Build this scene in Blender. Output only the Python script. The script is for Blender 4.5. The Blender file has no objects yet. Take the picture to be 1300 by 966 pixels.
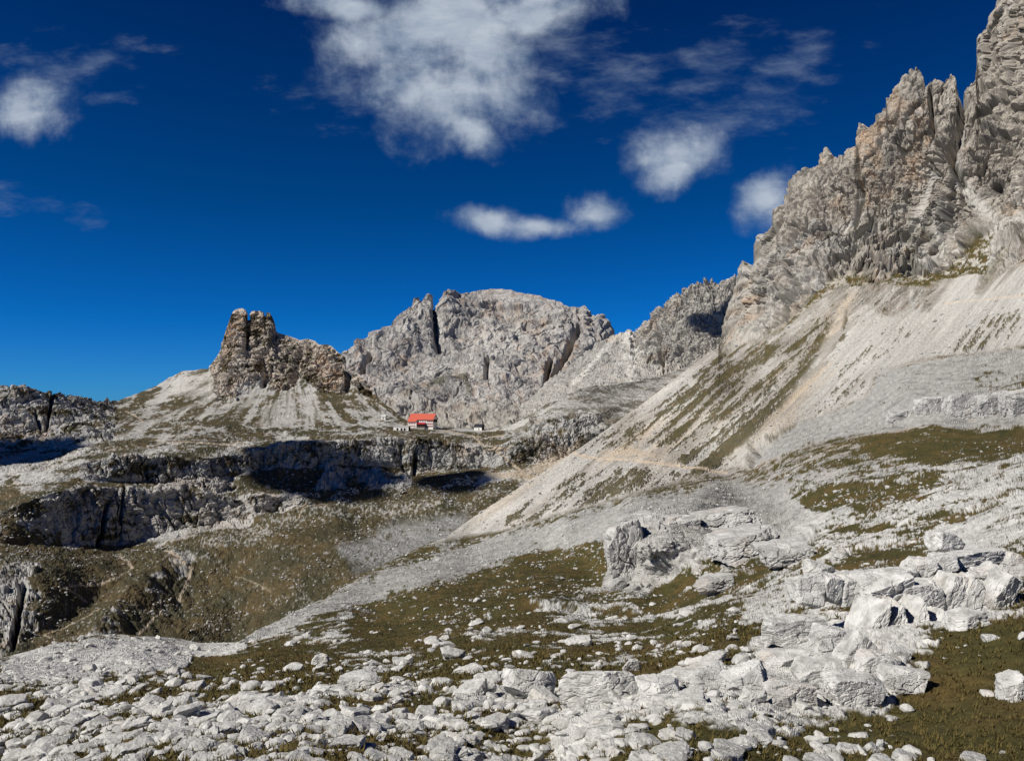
import bpy, math, random
import numpy as np
from mathutils import Vector
C = bpy.context.scene.collection
F = 1011.0; UC = 650.0; VH = 512.0
def deg(a): return math.radians(a)
# ------------------------------------------------------------------ noise
_r = np.random.RandomState(7)
PERM = np.concatenate([_r.permutation(256)] * 3).astype(np.int32)
GR = _r.normal(size=(256, 3)); GR = (GR / np.linalg.norm(GR, axis=1)[:, None]).astype(np.float32)
RV = _r.rand(256, 4).astype(np.float32)
from concurrent.futures import ThreadPoolExecutor
POOL = ThreadPoolExecutor(4)
def threaded(fn):
    def run(x, y, z, *a, **k):
        x, y, z = np.broadcast_arrays(np.asarray(x, np.float32), np.asarray(y, np.float32), np.asarray(z, np.float32))
        if x.size < 40000: return fn(x, y, z, *a, **k)
        sh = x.shape; xs = [np.array_split(q.reshape(-1), 12) for q in (x, y, z)]
        r = list(POOL.map(lambda t: fn(*t, *a, **k), zip(*xs)))
        if isinstance(r[0], tuple): return tuple(np.concatenate([q[i] for q in r]).reshape(sh) for i in range(len(r[0])))
        return np.concatenate(r).reshape(sh)
    return run
@threaded
def perlin(x, y, z, seed=0):
    x = np.asarray(x, np.float32) + seed * 17.31; y = np.asarray(y, np.float32) + seed * 5.77; z = np.asarray(z, np.float32) - seed * 9.13
    x, y, z = np.broadcast_arrays(x, y, z)
    xi = np.floor(x).astype(np.int32); yi = np.floor(y).astype(np.int32); zi = np.floor(z).astype(np.int32)
    xf = x - xi; yf = y - yi; zf = z - zi
    u = xf*xf*xf*(xf*(xf*6-15)+10); v = yf*yf*yf*(yf*(yf*6-15)+10); w = zf*zf*zf*(zf*(zf*6-15)+10)
    def g(dx, dy, dz):
        h = PERM[(PERM[(PERM[(xi+dx) & 255] + yi+dy) & 255] + zi+dz) & 255]
        gr = GR[h]
        return gr[..., 0]*(xf-dx) + gr[..., 1]*(yf-dy) + gr[..., 2]*(zf-dz)
    a = g(0,0,0); a += u*(g(1,0,0)-a)
    b = g(0,1,0); b += u*(g(1,1,0)-b); a += v*(b-a)
    c = g(0,0,1); c += u*(g(1,0,1)-c)
    d = g(0,1,1); d += u*(g(1,1,1)-d); c += v*(d-c)
    return (a + w*(c-a)) * 1.5
def fbm(x, y, z, o=4, seed=0, gain=.5, mode=0):
    s = 0; a = 1; t = 0
    for i in range(o):
        n = perlin(x, y, z, seed+i)
        if mode == 1: n = np.abs(n)*2 - .5       # billow: round bulges with sharp cracks between
        elif mode == 2: n = .5 - np.abs(n)*2     # ridged
        s = s + a*n; t += a; a *= gain; x = x*2.03; y = y*2.03; z = z*2.03
    return s / t
@threaded
def worley(x, y, z, seed=0):
    """F1, F2, random value of the nearest cell (8 nearest cells searched)"""
    x = x + seed*3.7
    xi = np.floor(x-.5).astype(np.int32); yi = np.floor(y-.5).astype(np.int32); zi = np.floor(z-.5).astype(np.int32)
    f1 = np.full(x.shape, 9, np.float32); f2 = f1.copy(); rv = np.zeros(x.shape, np.float32); tl = rv
    for dx in (0,1):
        for dy in (0,1):
            for dz in (0,1):
                h = PERM[(PERM[(PERM[(xi+dx+seed) & 255] + yi+dy) & 255] + zi+dz) & 255]
                r = RV[h]*.8+.1
                ex = x-(xi+dx+r[...,0]); ey = y-(yi+dy+r[...,1]); ez = z-(zi+dz+r[...,2]); d = ex*ex+ey*ey+ez*ez
                t = ex*(r[...,2]-.5) + ey*(r[...,0]-.5) + ez*(r[...,1]-.5)
                c = d < f1
                f2 = np.where(c, f1, np.minimum(f2, d)); rv = np.where(c, RV[h][...,3], rv); tl = np.where(c, t, tl); f1 = np.where(c, d, f1)
    return np.sqrt(f1), np.sqrt(f2), rv, tl
def sst(a, b, x):
    t = np.clip((x-a)/(b-a), 0, 1); return t*t*(3-2*t)
def lerp(a, b, t): return a + (b-a)*t
# ------------------------------------------------------------------ 2-D outlines
def seg_d(u, v, pts):
    d = np.full(u.shape, 1e9, np.float32)
    for (x0, y0), (x1, y1) in zip(pts[:-1], pts[1:]):
        dx, dy = x1-x0, y1-y0
        t = np.clip(((u-x0)*dx + (v-y0)*dy)/(dx*dx+dy*dy+1e-9), 0, 1)
        d = np.minimum(d, (u-x0-t*dx)**2 + (v-y0-t*dy)**2)
    return np.sqrt(d)
def poly_sd(u, v, pts):
    """signed distance, positive inside"""
    p = list(pts); q = p[1:] + p[:1]
    d = seg_d(u, v, p + p[:1]); ins = np.zeros(u.shape, bool)
    for (x0, y0), (x1, y1) in zip(p, q):
        if y0 == y1: continue
        ins ^= ((y0 > v) != (y1 > v)) & (u < (x1-x0)*(v-y0)/(y1-y0) + x0)
    return np.where(ins, d, -d)
# ------------------------------------------------------------------ materials
def new_mat(name):
    m = bpy.data.materials.new(name); m.use_nodes = True
    nt = m.node_tree; b = nt.nodes['Principled BSDF']; b.inputs['Roughness'].default_value = .9
    b.inputs['Specular IOR Level'].default_value = .15
    return m, nt, b
def N(nt, t, **k):
    n = nt.nodes.new(t)
    for a, v in k.items():
        if a.startswith('i_'):
            n.inputs[a[2:].replace('_', ' ')].default_value = v
        else: setattr(n, a, v)
    return n
def terrain_mat(name, sc, bump, contrast=.35):
    m, nt, b = new_mat(name); L = nt.links.new
    at = N(nt, 'ShaderNodeAttribute', attribute_name='albedo')
    tc = N(nt, 'ShaderNodeTexCoord')
    n1 = N(nt, 'ShaderNodeTexNoise', i_Scale=sc, i_Detail=9, i_Roughness=.68); L(tc.outputs['Object'], n1.inputs['Vector'])
    mr = N(nt, 'ShaderNodeMapRange'); mr.inputs['From Min'].default_value = .3; mr.inputs['From Max'].default_value = .7
    mr.inputs['To Min'].default_value = 1-contrast; mr.inputs['To Max'].default_value = 1+contrast
    L(n1.outputs['Fac'], mr.inputs['Value'])
    vm = N(nt, 'ShaderNodeVectorMath', operation='SCALE'); L(at.outputs['Color'], vm.inputs[0]); L(mr.outputs[0], vm.inputs['Scale'])
    L(vm.outputs[0], b.inputs['Base Color'])
    bp = N(nt, 'ShaderNodeBump', i_Strength=.8, i_Distance=bump); L(n1.outputs['Fac'], bp.inputs['Height']); L(bp.outputs[0], b.inputs['Normal'])
    return m
def plain_mat(name, col, var=.15, sc=3., rough=.85, bump=0.):
    m, nt, b = new_mat(name); L = nt.links.new; b.inputs['Roughness'].default_value = rough
    tc = N(nt, 'ShaderNodeTexCoord'); n1 = N(nt, 'ShaderNodeTexNoise', i_Scale=sc, i_Detail=6, i_Roughness=.6); L(tc.outputs['Object'], n1.inputs['Vector'])
    rp = N(nt, 'ShaderNodeMix', data_type='RGBA')
    rp.inputs['A'].default_value = (*[c*(1-var) for c in col], 1); rp.inputs['B'].default_value = (*[min(1, c*(1+var)) for c in col], 1)
    L(n1.outputs['Fac'], rp.inputs['Factor']); L(rp.outputs['Result'], b.inputs['Base Color'])
    if bump:
        bp = N(nt, 'ShaderNodeBump', i_Strength=.8, i_Distance=bump); L(n1.outputs['Fac'], bp.inputs['Height']); L(bp.outputs[0], b.inputs['Normal'])
    return m
# ------------------------------------------------------------------ terrain sheets
def grid_mesh(name, P, alb, mat, smooth=False):
    R, K = P.shape[:2]
    me = bpy.data.meshes.new(name)
    idx = np.arange(R*K, dtype=np.int32).reshape(R, K)
    q = np.stack([idx[:-1,:-1], idx[:-1,1:], idx[1:,1:], idx[1:,:-1]], -1).reshape(-1, 4)
    me.vertices.add(R*K); me.vertices.foreach_set('co', P.reshape(-1).astype(np.float32))
    n = len(q); me.loops.add(n*4); me.polygons.add(n)
    me.loops.foreach_set('vertex_index', q.reshape(-1))
    me.polygons.foreach_set('loop_start', np.arange(0, n*4, 4, dtype=np.int32))
    me.update(calc_edges=True)
    me.polygons.foreach_set('use_smooth', np.full(n, smooth))
    a = me.attributes.new('albedo', 'FLOAT_COLOR', 'POINT')
    c = np.ones((R*K, 4), np.float32); c[:, :3] = alb.reshape(-1, 3); a.data.foreach_set('color', c.reshape(-1))
    me.materials.append(mat); me.update()
    o = bpy.data.objects.new(name, me); C.objects.link(o); o['kind'] = 'structure'
    return o
def normals(P):
    du = np.gradient(P, axis=1); dv = np.gradient(P, axis=0)
    n = np.cross(du, dv); n /= np.linalg.norm(n, axis=2)[..., None] + 1e-9
    return n
def unproj(u, v, Y):
    return np.stack([(u-UC)/F*Y, Y, (VH-v)/F*Y], -1)
def back_skirt(P, alb, drop, run, n=14):
    """far side of a sheet: falls away behind its skyline"""
    top = P[-1]; s = np.sign(1)
    rows = []
    d = top[:, :2] / np.linalg.norm(top[:, :2], axis=1)[:, None]
    sc = np.clip(top[:,1]/600., .06, 1)
    for i in range(1, n+1):
        t = i/n; q = top.copy(); q[:, :2] += d*run*t**.8*sc[:, None]; q[:, 2] -= drop*t**1.1*sc
        k = run*.05*min(1, t)*sc
        q[:, 2] += k*fbm(q[:,0]/run*6, q[:,1]/run*6, q[:,2]*0, 3, 5)
        rows.append(q)
    P2 = np.concatenate([P, np.stack(rows)], 0); a2 = np.concatenate([alb, np.repeat(alb[-1:], n, 0)], 0)
    return P2, a2
def slabs(x, y, z, seed):
    f1, f2, rv, tl = worley(x, y, z, seed)
    return rv - .5 + 1.5*tl - .35*(1 - sst(0, .10, f2-f1))
def dolomite(P, S, seed=0, strata=1.0):
    """cliff relief, unit amplitude: buttresses, clefts, blocky faces, bedding ledges"""
    x, y, z = P[...,0], P[...,1], P[...,2]
    w1 = fbm(x/S, y/S, z/S, 4, seed+40, .6); w2 = fbm(x/S, y/S, z/S, 4, seed+46, .6)
    h = .95*fbm(x/S+w1*.5, y/S, z/(3*S), 3, seed, .5, 1)
    h = h + .40*slabs(x/(S*.42)+w1, y/(S*.42)+w2*.5, z/(S*1.5)+w2, seed+1)
    h = h + .13*slabs(x/(S*.15)+w1*2.5, y/(S*.15)+w2*2, z/(S*.30)+w2*2, seed+2)
    h = h + .05*slabs(x/(S*.06)+w1*5, y/(S*.06)+w2*5, z/(S*.06)+w2*3, seed+3)
    for q, (sc_, dp) in enumerate(((.55, .42), (.2, .2))):
        cn = np.abs(perlin(x/(S*sc_)+w1, y/(S*sc_)+w2*.4, z/(S*sc_*5)+w2, seed+50+q)); h = h - dp*(1-sst(0, .09, cn))
    w = z/(S*.20) + 1.3*w1; st = w - np.floor(w); st = sst(0, .25, st) - st
    wb = z/(S*.05) + 2.2*w2; st2 = wb - np.floor(wb); st2 = sst(0, .35, st2) - st2
    return h + strata*(  .22*st + .12*st2) + .05*fbm(x/(S*.05), y/(S*.05), z/(S*.05), 3, seed+30, .7)
def col(*c): return np.array(c, np.float32)
ROCK = col(.37,.335,.285); ROCK2 = col(.22,.205,.18); PALE = col(.50,.47,.42); OCHRE = col(.45,.31,.20)
SCREE = col(.52,.50,.455); SAND = col(.53,.44,.33); GRASS = col(.060,.054,.017); GRASS2 = col(.105,.072,.024); WHITE = col(.57,.56,.525)
def mixc(a, b, t): return a + (b-a)*t[..., None]
def rock_albedo(P, S, seed, ochre=.5, a=ROCK, b=ROCK2, pale=PALE):
    x, y, z = P[...,0], P[...,1], P[...,2]
    n = fbm(x/S, y/S, z/(2*S), 5, seed+60, .6)
    c = mixc(np.broadcast_to(a, P.shape), b, sst(-.05, .45, n))
    n2 = fbm(x/(S*.5), y/(S*.5), z/(S*.5), 5, seed+70, .6); c = mixc(c, pale, sst(.1, .5, n2)*.7)
    n3 = fbm(x/(S*.9), y/(S*.9), z/(S*1.3), 4, seed+80, .6); c = mixc(c, OCHRE, sst(.12, .42, n3)*ochre)
    n4 = fbm(x/(S*.08), y/(S*.08), z/(S*.8), 3, seed+90, .5); c = c*(1-.30*sst(.05, .5, n4))[..., None]
    return c
def interp_lines(us, table, u, t):
    """table: columns of (v, Y) pairs; u grid (K), t in [0, nlines-1] (R) -> v, Y (R,K)"""
    tb = np.array(table, np.float64)            # (ncol, nl, 2)
    nl = tb.shape[1]
    gx = np.arange(us[0]-100, us[-1]+101, 2.); kr = np.exp(-(np.arange(-40, 41)*2/20.)**2); kr /= kr.sum()
    def sm(c): return np.interp(u, gx[40:-40], np.convolve(np.interp(gx, us, c), kr, 'same')[40:-40])
    V = np.stack([sm(tb[:, k, 0]) for k in range(nl)]); Y = np.stack([sm(np.log(tb[:, k, 1])) for k in range(nl)])
    i = np.clip(np.floor(t).astype(int), 0, nl-2); f = (t-i)[:, None]
    return V[i]*(1-f)+V[i+1]*f, np.exp(Y[i]*(1-f)+Y[i+1]*f)

#@@A
# ================================================================== A: near hillside, scree slope and the great rock face on the right
SKY_A = [(-700,935),(-300,880),(-100,850),(0,835),(25,829),(58,821),(86,815),(114,807),(147,804),(198,808),(223,809),(254,816),(302,815),(316,806),(330,799),(371,778),(421,754),(462,729),
 (498,711),(548,687),(565,683),(600,657),(661,617),(729,574),(785,535),(831,501),(868,472),(890,455),(912,440),(914,428),(918,409),(926,385),(932,366),(937,351),(940,338),(944,331),(949,334),(953,337),
 (957,317),(961,301),(968,297),(975,295),(982,288),(984,268),(988,264),(995,260),(1000,246),(1003,238),(1006,228),(1014,218),(1024,213),(1031,208),(1036,205),(1039,199),(1045,192),(1051,188),(1056,196),(1062,199),(1075,188),(1085,185),
 (1087,164),(1091,157),(1097,159),(1103,163),(1112,162),(1115,155),(1119,141),(1125,136),(1126,126),(1131,116),(1137,107),(1145,91),(1150,85),(1156,82),(1163,84),(1168,88),(1172,97),(1174,108),(1177,109),(1181,103),(1186,99),(1192,100),(1199,102),
 (1203,97),(1206,94),(1209,99),(1213,101),(1215,112),(1217,120),(1221,124),(1226,112),(1231,106),(1238,98),(1240,84),(1241,73),(1246,56),(1250,44),(1255,39),(1262,36),(1264,22),(1267,8),(1269,-2),(1278,-20),(1290,-45),(1310,-80),(1345,-100),(1370,-150),(1420,-170),(1500,-230),(1700,-280),(2000,-250),(2400,-200)]
CA = [(1500,-230,640),(1700,-280,560),(2000,-250,460),(2400,-200,400),(1268,0,800),(1240,80,830),(1155,82,880),(1087,165,900),(1046,195,920),(985,270,940),(940,350,960),(914,435,960),
 (831,501,800),(729,574,640),(650,625,570),(565,683,500),(830,587,520),(920,598,430),(900,500,700),(1000,450,700),(1080,390,720),(1060,470,600),(1000,520,520),(950,560,450),
 (1100,300,800),(1200,200,770),(1250,230,735),(1300,100,740),(1200,345,715),(1250,300,690),(1300,300,650),(1075,345,770),(1200,420,560),(1300,380,500),(1500,100,520),(1500,350,330),
 (1115,470,500),(1300,440,400),(1180,452,470),(1050,540,390),(960,590,370),(1150,515,300),(1230,515,280),(1300,515,255),(1150,540,285),(1230,540,262),(1300,538,240),(1500,520,170),
 (1150,560,225),(1230,556,215),(1300,552,195),(1050,600,200),(1300,600,100),(1200,620,115),(1000,640,190),(900,625,290),(850,625,350),(772,640,390),(700,660,420),(620,685,440),(600,705,380),(700,705,290),(720,680,300),
 (790,742,150),(840,748,146),(797,690,160),(800,672,170),(850,656,182),(806,652,245),(870,700,147),(850,722,144),(900,702,140),(885,672,162),(745,700,262),(762,730,210),(900,735,126),(950,700,130),(1100,680,92),(1200,690,70),(1300,700,50),(462,730,350),(400,766,260),(330,800,180),(470,775,200),(560,750,210),(600,785,110),(700,765,120),(450,812,95),(330,832,85),
 (254,820,140),(147,806,140),(86,818,115),(0,838,95),(-300,885,60),(0,876,45),(200,876,42),(400,876,34),(600,876,30),(800,876,26),(1000,876,24),(1150,800,32),(1300,800,27),(1300,876,20),(1150,876,22),(900,800,46),(1050,760,48),
 (0,1000,22),(650,1000,15.5),(1300,1000,12.5),(-300,1000,20),(-700,1000,18),(1700,1000,10),(2400,1000,8),(1700,700,40),(2400,700,25),(1700,400,220),(2400,300,150),(-700,940,45)]
def tps(ctrl):
    c = np.array(ctrl, np.float64); X = c[:, :2]/300.; f = np.log(c[:, 2])
    def ph(r2): return .5*r2*np.log(r2+1e-9)
    n = len(c); K = ph(((X[:,None]-X[None])**2).sum(-1)) + np.eye(n)*.003
    Pm = np.concatenate([np.ones((n,1)), X], 1)
    A = np.block([[K, Pm], [Pm.T, np.zeros((3,3))]]); w = np.linalg.solve(A, np.concatenate([f, np.zeros(3)]))
    def ev(u, v):
        u = u/300.; v = v/300.; r = w[n] + w[n+1]*u + w[n+2]*v
        for i in range(n): r = r + w[i]*ph((u-X[i,0])**2 + (v-X[i,1])**2)
        return np.exp(r)
    return ev
depthA = tps(CA)
ua = np.concatenate([np.linspace(-700,-60,60)[:-1], np.arange(-60, 1361, 1.0), np.linspace(1361,2400,90)[1:]])
RA = 900
sk = np.array(SKY_A); vtop = np.interp(ua, sk[:,0], sk[:,1])
ta = np.linspace(0, 1, RA)[:, None]
_k = np.exp(-(np.arange(-120, 121)/45.)**2); _g = np.arange(-820, 2521); _s = np.convolve(np.interp(_g, sk[:,0], sk[:,1]), _k/_k.sum(), 'same')
vsm = np.interp(ua, _g[130:-130], _s[130:-130]); vsm = np.where((ua < -690) | (ua > 2390), vtop, vsm)
VA = 1000 + (vsm[None]-1000)*ta + (vtop-vsm)[None]*ta**13; UA = np.broadcast_to(ua[None], VA.shape)
YA = depthA(UA, VA)
PA = unproj(UA, VA, YA)
NA = normals(PA)
fac = -(NA*PA/np.linalg.norm(PA, axis=2)[..., None]).sum(-1); fac = np.where(fac < 0, -fac, fac)
facA = sst(.04, .40, fac)
wob = fbm(UA/40, VA/40, 0*UA, 4, 3)          # uneven edges for the outlines below
wob2 = fbm(UA/9, VA/9, 0*UA, 4, 4, .65)
def zone(pts, soft=6, rough=10):
    sd = poly_sd(UA, VA, pts); return sst(-soft, soft, sd + rough*wob + rough*.5*wob2)
def zoneS(pts, soft, rough, extra):
    return sst(-soft, soft, poly_sd(UA, VA, pts) + rough*wob + rough*.5*wob2 + extra)
def strip(pts, w, soft=2, rough=3):
    return 1 - sst(w-soft, w+soft, seg_d(UA, VA, pts) + rough*wob + rough*.4*wob2)
phi = 2.3*np.arctan2(VA+110., -(UA-1650.)); rr = np.hypot(VA+110., UA-1650.)
cliff = zoneS([(905,440),(925,448),(960,430),(990,412),(1040,365),(1075,345),(1120,350),(1180,345),(1200,335),(1225,325),(1240,300),(1262,285),(1300,300),(1360,330),(2500,300),(2500,-400),(1200,-200),(900,200)], 5, 12, 38*fbm(phi*11, rr/300, 0*phi, 4, 12, .6))
cliff = np.maximum(cliff, zone([(1240,370),(1252,300),(1275,275),(1300,285),(1300,325),(1265,350)], 3, 4))
scree = zone([(914,430),(550,690),(652,672),(732,646),(772,636),(831,620),(900,603),(948,590),(950,562),(1000,542),(1060,520),(1100,503),(1115,470),(1180,455),(1300,440),(1500,420),(1500,300),(1360,320),(1265,345),(1225,345),(1180,365),(1075,360),(1040,380),(990,425)], 4, 5)*(1-cliff)
GL = [([(1215,222),(1232,248),(1252,268),(1264,280),(1245,320),(1225,370),(1205,420)], 8, 5, 5, 1.), ([(1300,272),(1285,268),(1264,282)], 5, 3, 3, 1.), ([(1221,150),(1213,190),(1216,225)], 4, 3, 4, .9),
   ([(1090,236),(1084,270),(1070,290)], 3, 2, 3, 1.), ([(1084,362),(1082,370),(1068,395),(1060,425),(1035,470),(990,530),(945,575)], 7, 5, 4, 1.),
   ([(1180,280),(1192,310),(1200,340)], 2.5, 2, 2, .9), ([(1215,300),(1218,330),(1212,350)], 2.5, 2, 2, .8), ([(1182,220),(1170,250),(1160,290)], 4, 4, 5, .8)]
gully = np.maximum.reduce([k*strip(p, a, b, c) for p, a, b, c, k in GL])
gwide = np.maximum.reduce([k*strip(p, a+5, b+11, c) for p, a, b, c, k in GL])
near = sst(560, 640, VA + .12*(UA-900) + 25*wob)*(1-scree)*(1-cliff)
rib2 = zone([(862,645),(905,625),(985,630),(1045,672),(1010,712),(940,738),(895,728)], 10, 14)
rib = zone([(948,588),(952,560),(1000,540),(1060,520),(1100,503),(1115,470),(1180,455),(1300,440),(1500,430),(1500,530),(1300,540),(1250,548),(1180,540),(1120,548),(1040,560),(975,585)], 4, 6)*(1-scree)
band = zone([(1120,520),(1160,506),(1230,500),(1300,500),(1420,500),(1420,535),(1290,535),(1230,548),(1170,545),(1130,540)], 3, 4)
butt = zone([(762,748),(775,715),(790,682),(815,660),(850,640),(880,640),(900,690),(850,740),(820,752)], 3, 4)
relic = .9*butt
# grass
meadow = np.maximum.reduce([zone([(640,715),(680,700),(775,683),(778,715),(762,742),(700,762),(640,752)], 6, 10), zone([(1085,562),(1120,552),(1190,548),(1290,540),(1330,545),(1330,575),(1240,585),(1180,592),(1120,580)], 5, 12),
   zone([(810,765),(830,735),(878,722),(886,740),(860,762),(830,775)], 4, 7), zone([(1155,890),(1196,824),(1215,800),(1300,782),(1400,770),(1420,1000),(1160,1000)], 4, 10),
   zone([(425,808),(450,775),(560,745),(640,718),(700,700),(700,760),(600,775),(560,795),(480,818)], 6, 14), zone([(205,872),(245,838),(350,825),(450,832),(400,852),(330,872)], 4, 10),
   zone([(1040,655),(1010,632),(1050,615),(1140,610),(1200,600),(1180,625),(1110,640)], 5, 12), zone([(1225,490),(1250,470),(1330,475),(1330,496),(1270,500)], 3, 4), zone([(560,683),(600,676),(660,668),(640,676),(590,688)], 2, 2),
   zone([(660,745),(600,760),(640,800),(690,800)], 6, 12), zone([(560,870),(600,850),(700,850),(760,865),(720,880)], 4, 10)])
meadow_A = meadow
X, Y_, Z = PA[...,0], PA[...,1], PA[...,2]
gn = fbm(X/9, Y_/14, Z/9, 5, 11, .6) + .75*fbm(X/2.6, Y_/3.6, Z/2.6, 5, 15, .65)
dens = .43 - .00*UA
dens = dens - .35*meadow + .55*zone([(20,828),(200,808),(300,815),(330,800),(480,735),(600,690),(900,615),(980,620),(1040,660),(1000,700),(900,700),(860,745),(760,690),(600,722),(430,770),(350,812),(250,845),(0,865)], 8, 14)*(1-meadow*.9)
dens = dens + .5*rib + .8*relic + .25*zone([(940,760),(1060,720),(1150,740),(1250,700),(1300,760),(1160,820),(1140,880),(900,1000),(700,1000),(740,860),(960,850)], 10, 12) + .25*zone([(0,850),(0,822),(300,815),(330,840),(200,850),(150,876),(100,900)], 5, 8)
gn0 = gn + 0
_e = .25*fbm(UA/30, VA/7, 0*UA, 3, 18); gn = gn + .26*fbm(X/.7, Y_/1.0, Z/.7, 4, 17, .7) + _e; gn0 = gn0 + _e
dens = dens - .07*sst(765, 800, VA) - .04*sst(640, 700, VA)*(1-sst(765, 800, VA))
gn = gn + .42*fbm(UA/7, VA/3.2, 0*UA, 4, 19, .7)*sst(850, 700, VA) + .38*fbm(UA/2.6, VA/1.8, 0*UA, 2, 20, .8)*sst(820, 740, VA)
dens = dens + .16*zone([(900,595),(1300,595),(1340,680),(1060,700),(960,640)], 12, 12)
gthr = (dens-.5)*1.15
grass = 1 - sst(-.05, .07, gthr + gn*.95 + .02)
grass = grass*(1-scree)*(1-cliff)*(1-relic)
grass_s = 1 - sst(-.16, .20, gthr + gn0*.95 + .02)
# streaks of grass down the scree (fall line fans out from the gully mouth)
st = 1.0*fbm(phi*60, rr/60, 0*phi, 4, 21, .65) + .62*fbm(phi*170, rr/11, 0*phi, 4, 25, .7)
gdens = .04 + 0*UA
gdens = np.maximum.reduce([gdens*1., .42*zone([(1060,385),(1058,430),(1010,500),(960,560),(920,602),(850,590),(900,540),(960,480),(1010,425)], 10, 14), .55*strip([(1050,440),(1000,500),(940,560),(890,598)], 13, 10, 6),
    .36*zone([(750,590),(920,600),(900,606),(830,622),(740,645),(650,672),(610,672),(680,630)], 6, 6), .5*strip([(1075,375),(1072,410),(1068,432)], 4, 3, 2), .24*strip([(915,445),(850,498),(760,560)], 8, 6, 3),
    .41*zone([(800,540),(930,430),(1010,430),(880,575),(740,575)], 14, 10), .30*zone([(1180,360),(1196,350),(1175,395),(1165,400)], 3, 3), .22*zone([(1110,380),(1140,385),(1125,400),(1105,400)], 3, 4),
    .28*zone([(1000,560),(1060,470),(1150,400),(1170,410),(1090,500)], 10, 10), .33*zone([(1190,450),(1250,400),(1300,390),(1300,420),(1230,452)], 8, 8), .36*zone([(860,600),(800,595),(760,625),(800,622)], 6, 6)])
sg = sst(.0, .16, st + .34*fbm(UA/2.4, VA/2.4, 0*UA, 2, 29, .8) - .58 + gdens*1.6)*scree*(1-gully)
sg = np.maximum(sg, .75*cliff*zone([(1060,370),(1035,380),(1045,410),(1058,420)], 3, 4))
sgc = cliff*sst(.05, .25, fbm(X/18, Y_/18, Z/30, 5, 31, .6) - .1 + .35*zone([(1240,375),(1245,330),(1262,300),(1275,330),(1265,360)], 4, 5)+.15*zone([(1060,330),(1180,260),(1230,340),(1180,365),(1075,350)], 14, 10) - .25*(VA < 250))
wedge0 = zone([(1045,330),(1145,315),(1218,285),(1224,335),(1182,398),(1130,402),(1058,420),(1000,455),(900,520),(880,500)], 8, 10)
# relief
amp = 24.*cliff*(1-.8*gwide)*(.14+.86*facA*facA)*(.45+.55*sst(0, .10, 1-ta))*1.15
S = 62.
dA = np.zeros_like(UA)
dl = dolomite(PA, S, 2, .65); dA += amp*dl + amp*.6*fbm(X/70, Y_/70, Z/420, 4, 65, .55, 2)*sst(0, .10, 1-ta)
def groove(pts, w, a): return -a*np.exp(-(seg_d(UA, VA, pts)/w)**2)
dA += cliff*(groove([(1181,112),(1183,150),(1180,185)], 2.2, 16) + groove([(1222,126),(1214,165),(1205,195),(1216,225)], 5, 18) + groove([(1088,190),(1091,235),(1084,280)], 3.5, 16) + groove([(1140,240),(1143,262)], 2, 10)
    + groove([(1029,240),(1040,270),(1026,322)], 4, 14) + groove([(958,395),(968,385)], 3, 10) + groove([(941,352),(952,360)], 4, 10))
dA -= 8*gwide*(1-scree)
dA += wedge0*scree*4.5*(.3+.7*facA)*fbm(phi*30, rr/70, 0*phi, 5, 63, .6, 1)
dA += scree*((.8*sst(400, 600, YA)+.25)*fbm(phi*60, rr/160, 0*phi, 4, 45, .6, 0) + .5*fbm(X/6, Y_/6, Z/6, 3, 46, .6) + .45*fbm(X/2.2, Y_/2.2, Z/2.2, 3, 47, .7) + .9*sg)
# rib and small cliffs near by
rb = fbm(X/16, Y_/16, Z/30, 6, 50, .55, 1); dA += (rib*4. + rib2*3.2)*rb*(.3+.7*facA) + relic*2.6*dolomite(PA, 22., 8, .5)*(.4+.6*facA)
dA += near*(1-relic)*2.2*fbm(X/22, Y_/22, Z/22, 4, 55)*sst(20, 120, YA)
# cracked bedrock between the grass
sel = (VA > 560) & (near > .01)
xs, ys, zs = X[sel], Y_[sel], Z[sel]
wx = fbm(xs/3, ys/3, zs/3, 3, 60)
def blocks(s, seed):
    f1, f2, rv, tl = worley(xs/s*.8 + .35*ys/s + wx*.3, ys/s*.7 - .25*xs/s, zs/s*1.5 + wx*.3, seed)
    return sst(0, .10, f2-f1)*(.3+.6*rv+1.1*tl)
bl = .55*blocks(2.3, 1) + .33*blocks(.85, 2) + .14*blocks(.33, 4)
bk = np.zeros_like(UA); bk[sel] = bl
big = np.zeros_like(UA); big[sel] = blocks(8.5, 3)
rockm = near*(1-grass_s)*(1-relic)
dA += rockm*(.42*bk + .55*big*sst(40, 110, YA) - .05)*lerp(1.9, 1.2, sst(30, 200, YA))*(.3+.7*facA)
dA += near*(.16*fbm(X/1.3, Y_/1.3, Z/1.3, 5, 66, .65) + .5*fbm(X/9, Y_/9, Z/9, 3, 67))
dA *= 1 - (1-sst(0, .03, 1-ta))*(UA < 560)
BASEA = PA.copy()
ROCKM = near*(1-scree)*(1-cliff); GRASSM = grass.copy(); SCREEM = scree*(1-sg)
PA = PA + NA*dA[..., None]
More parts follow.
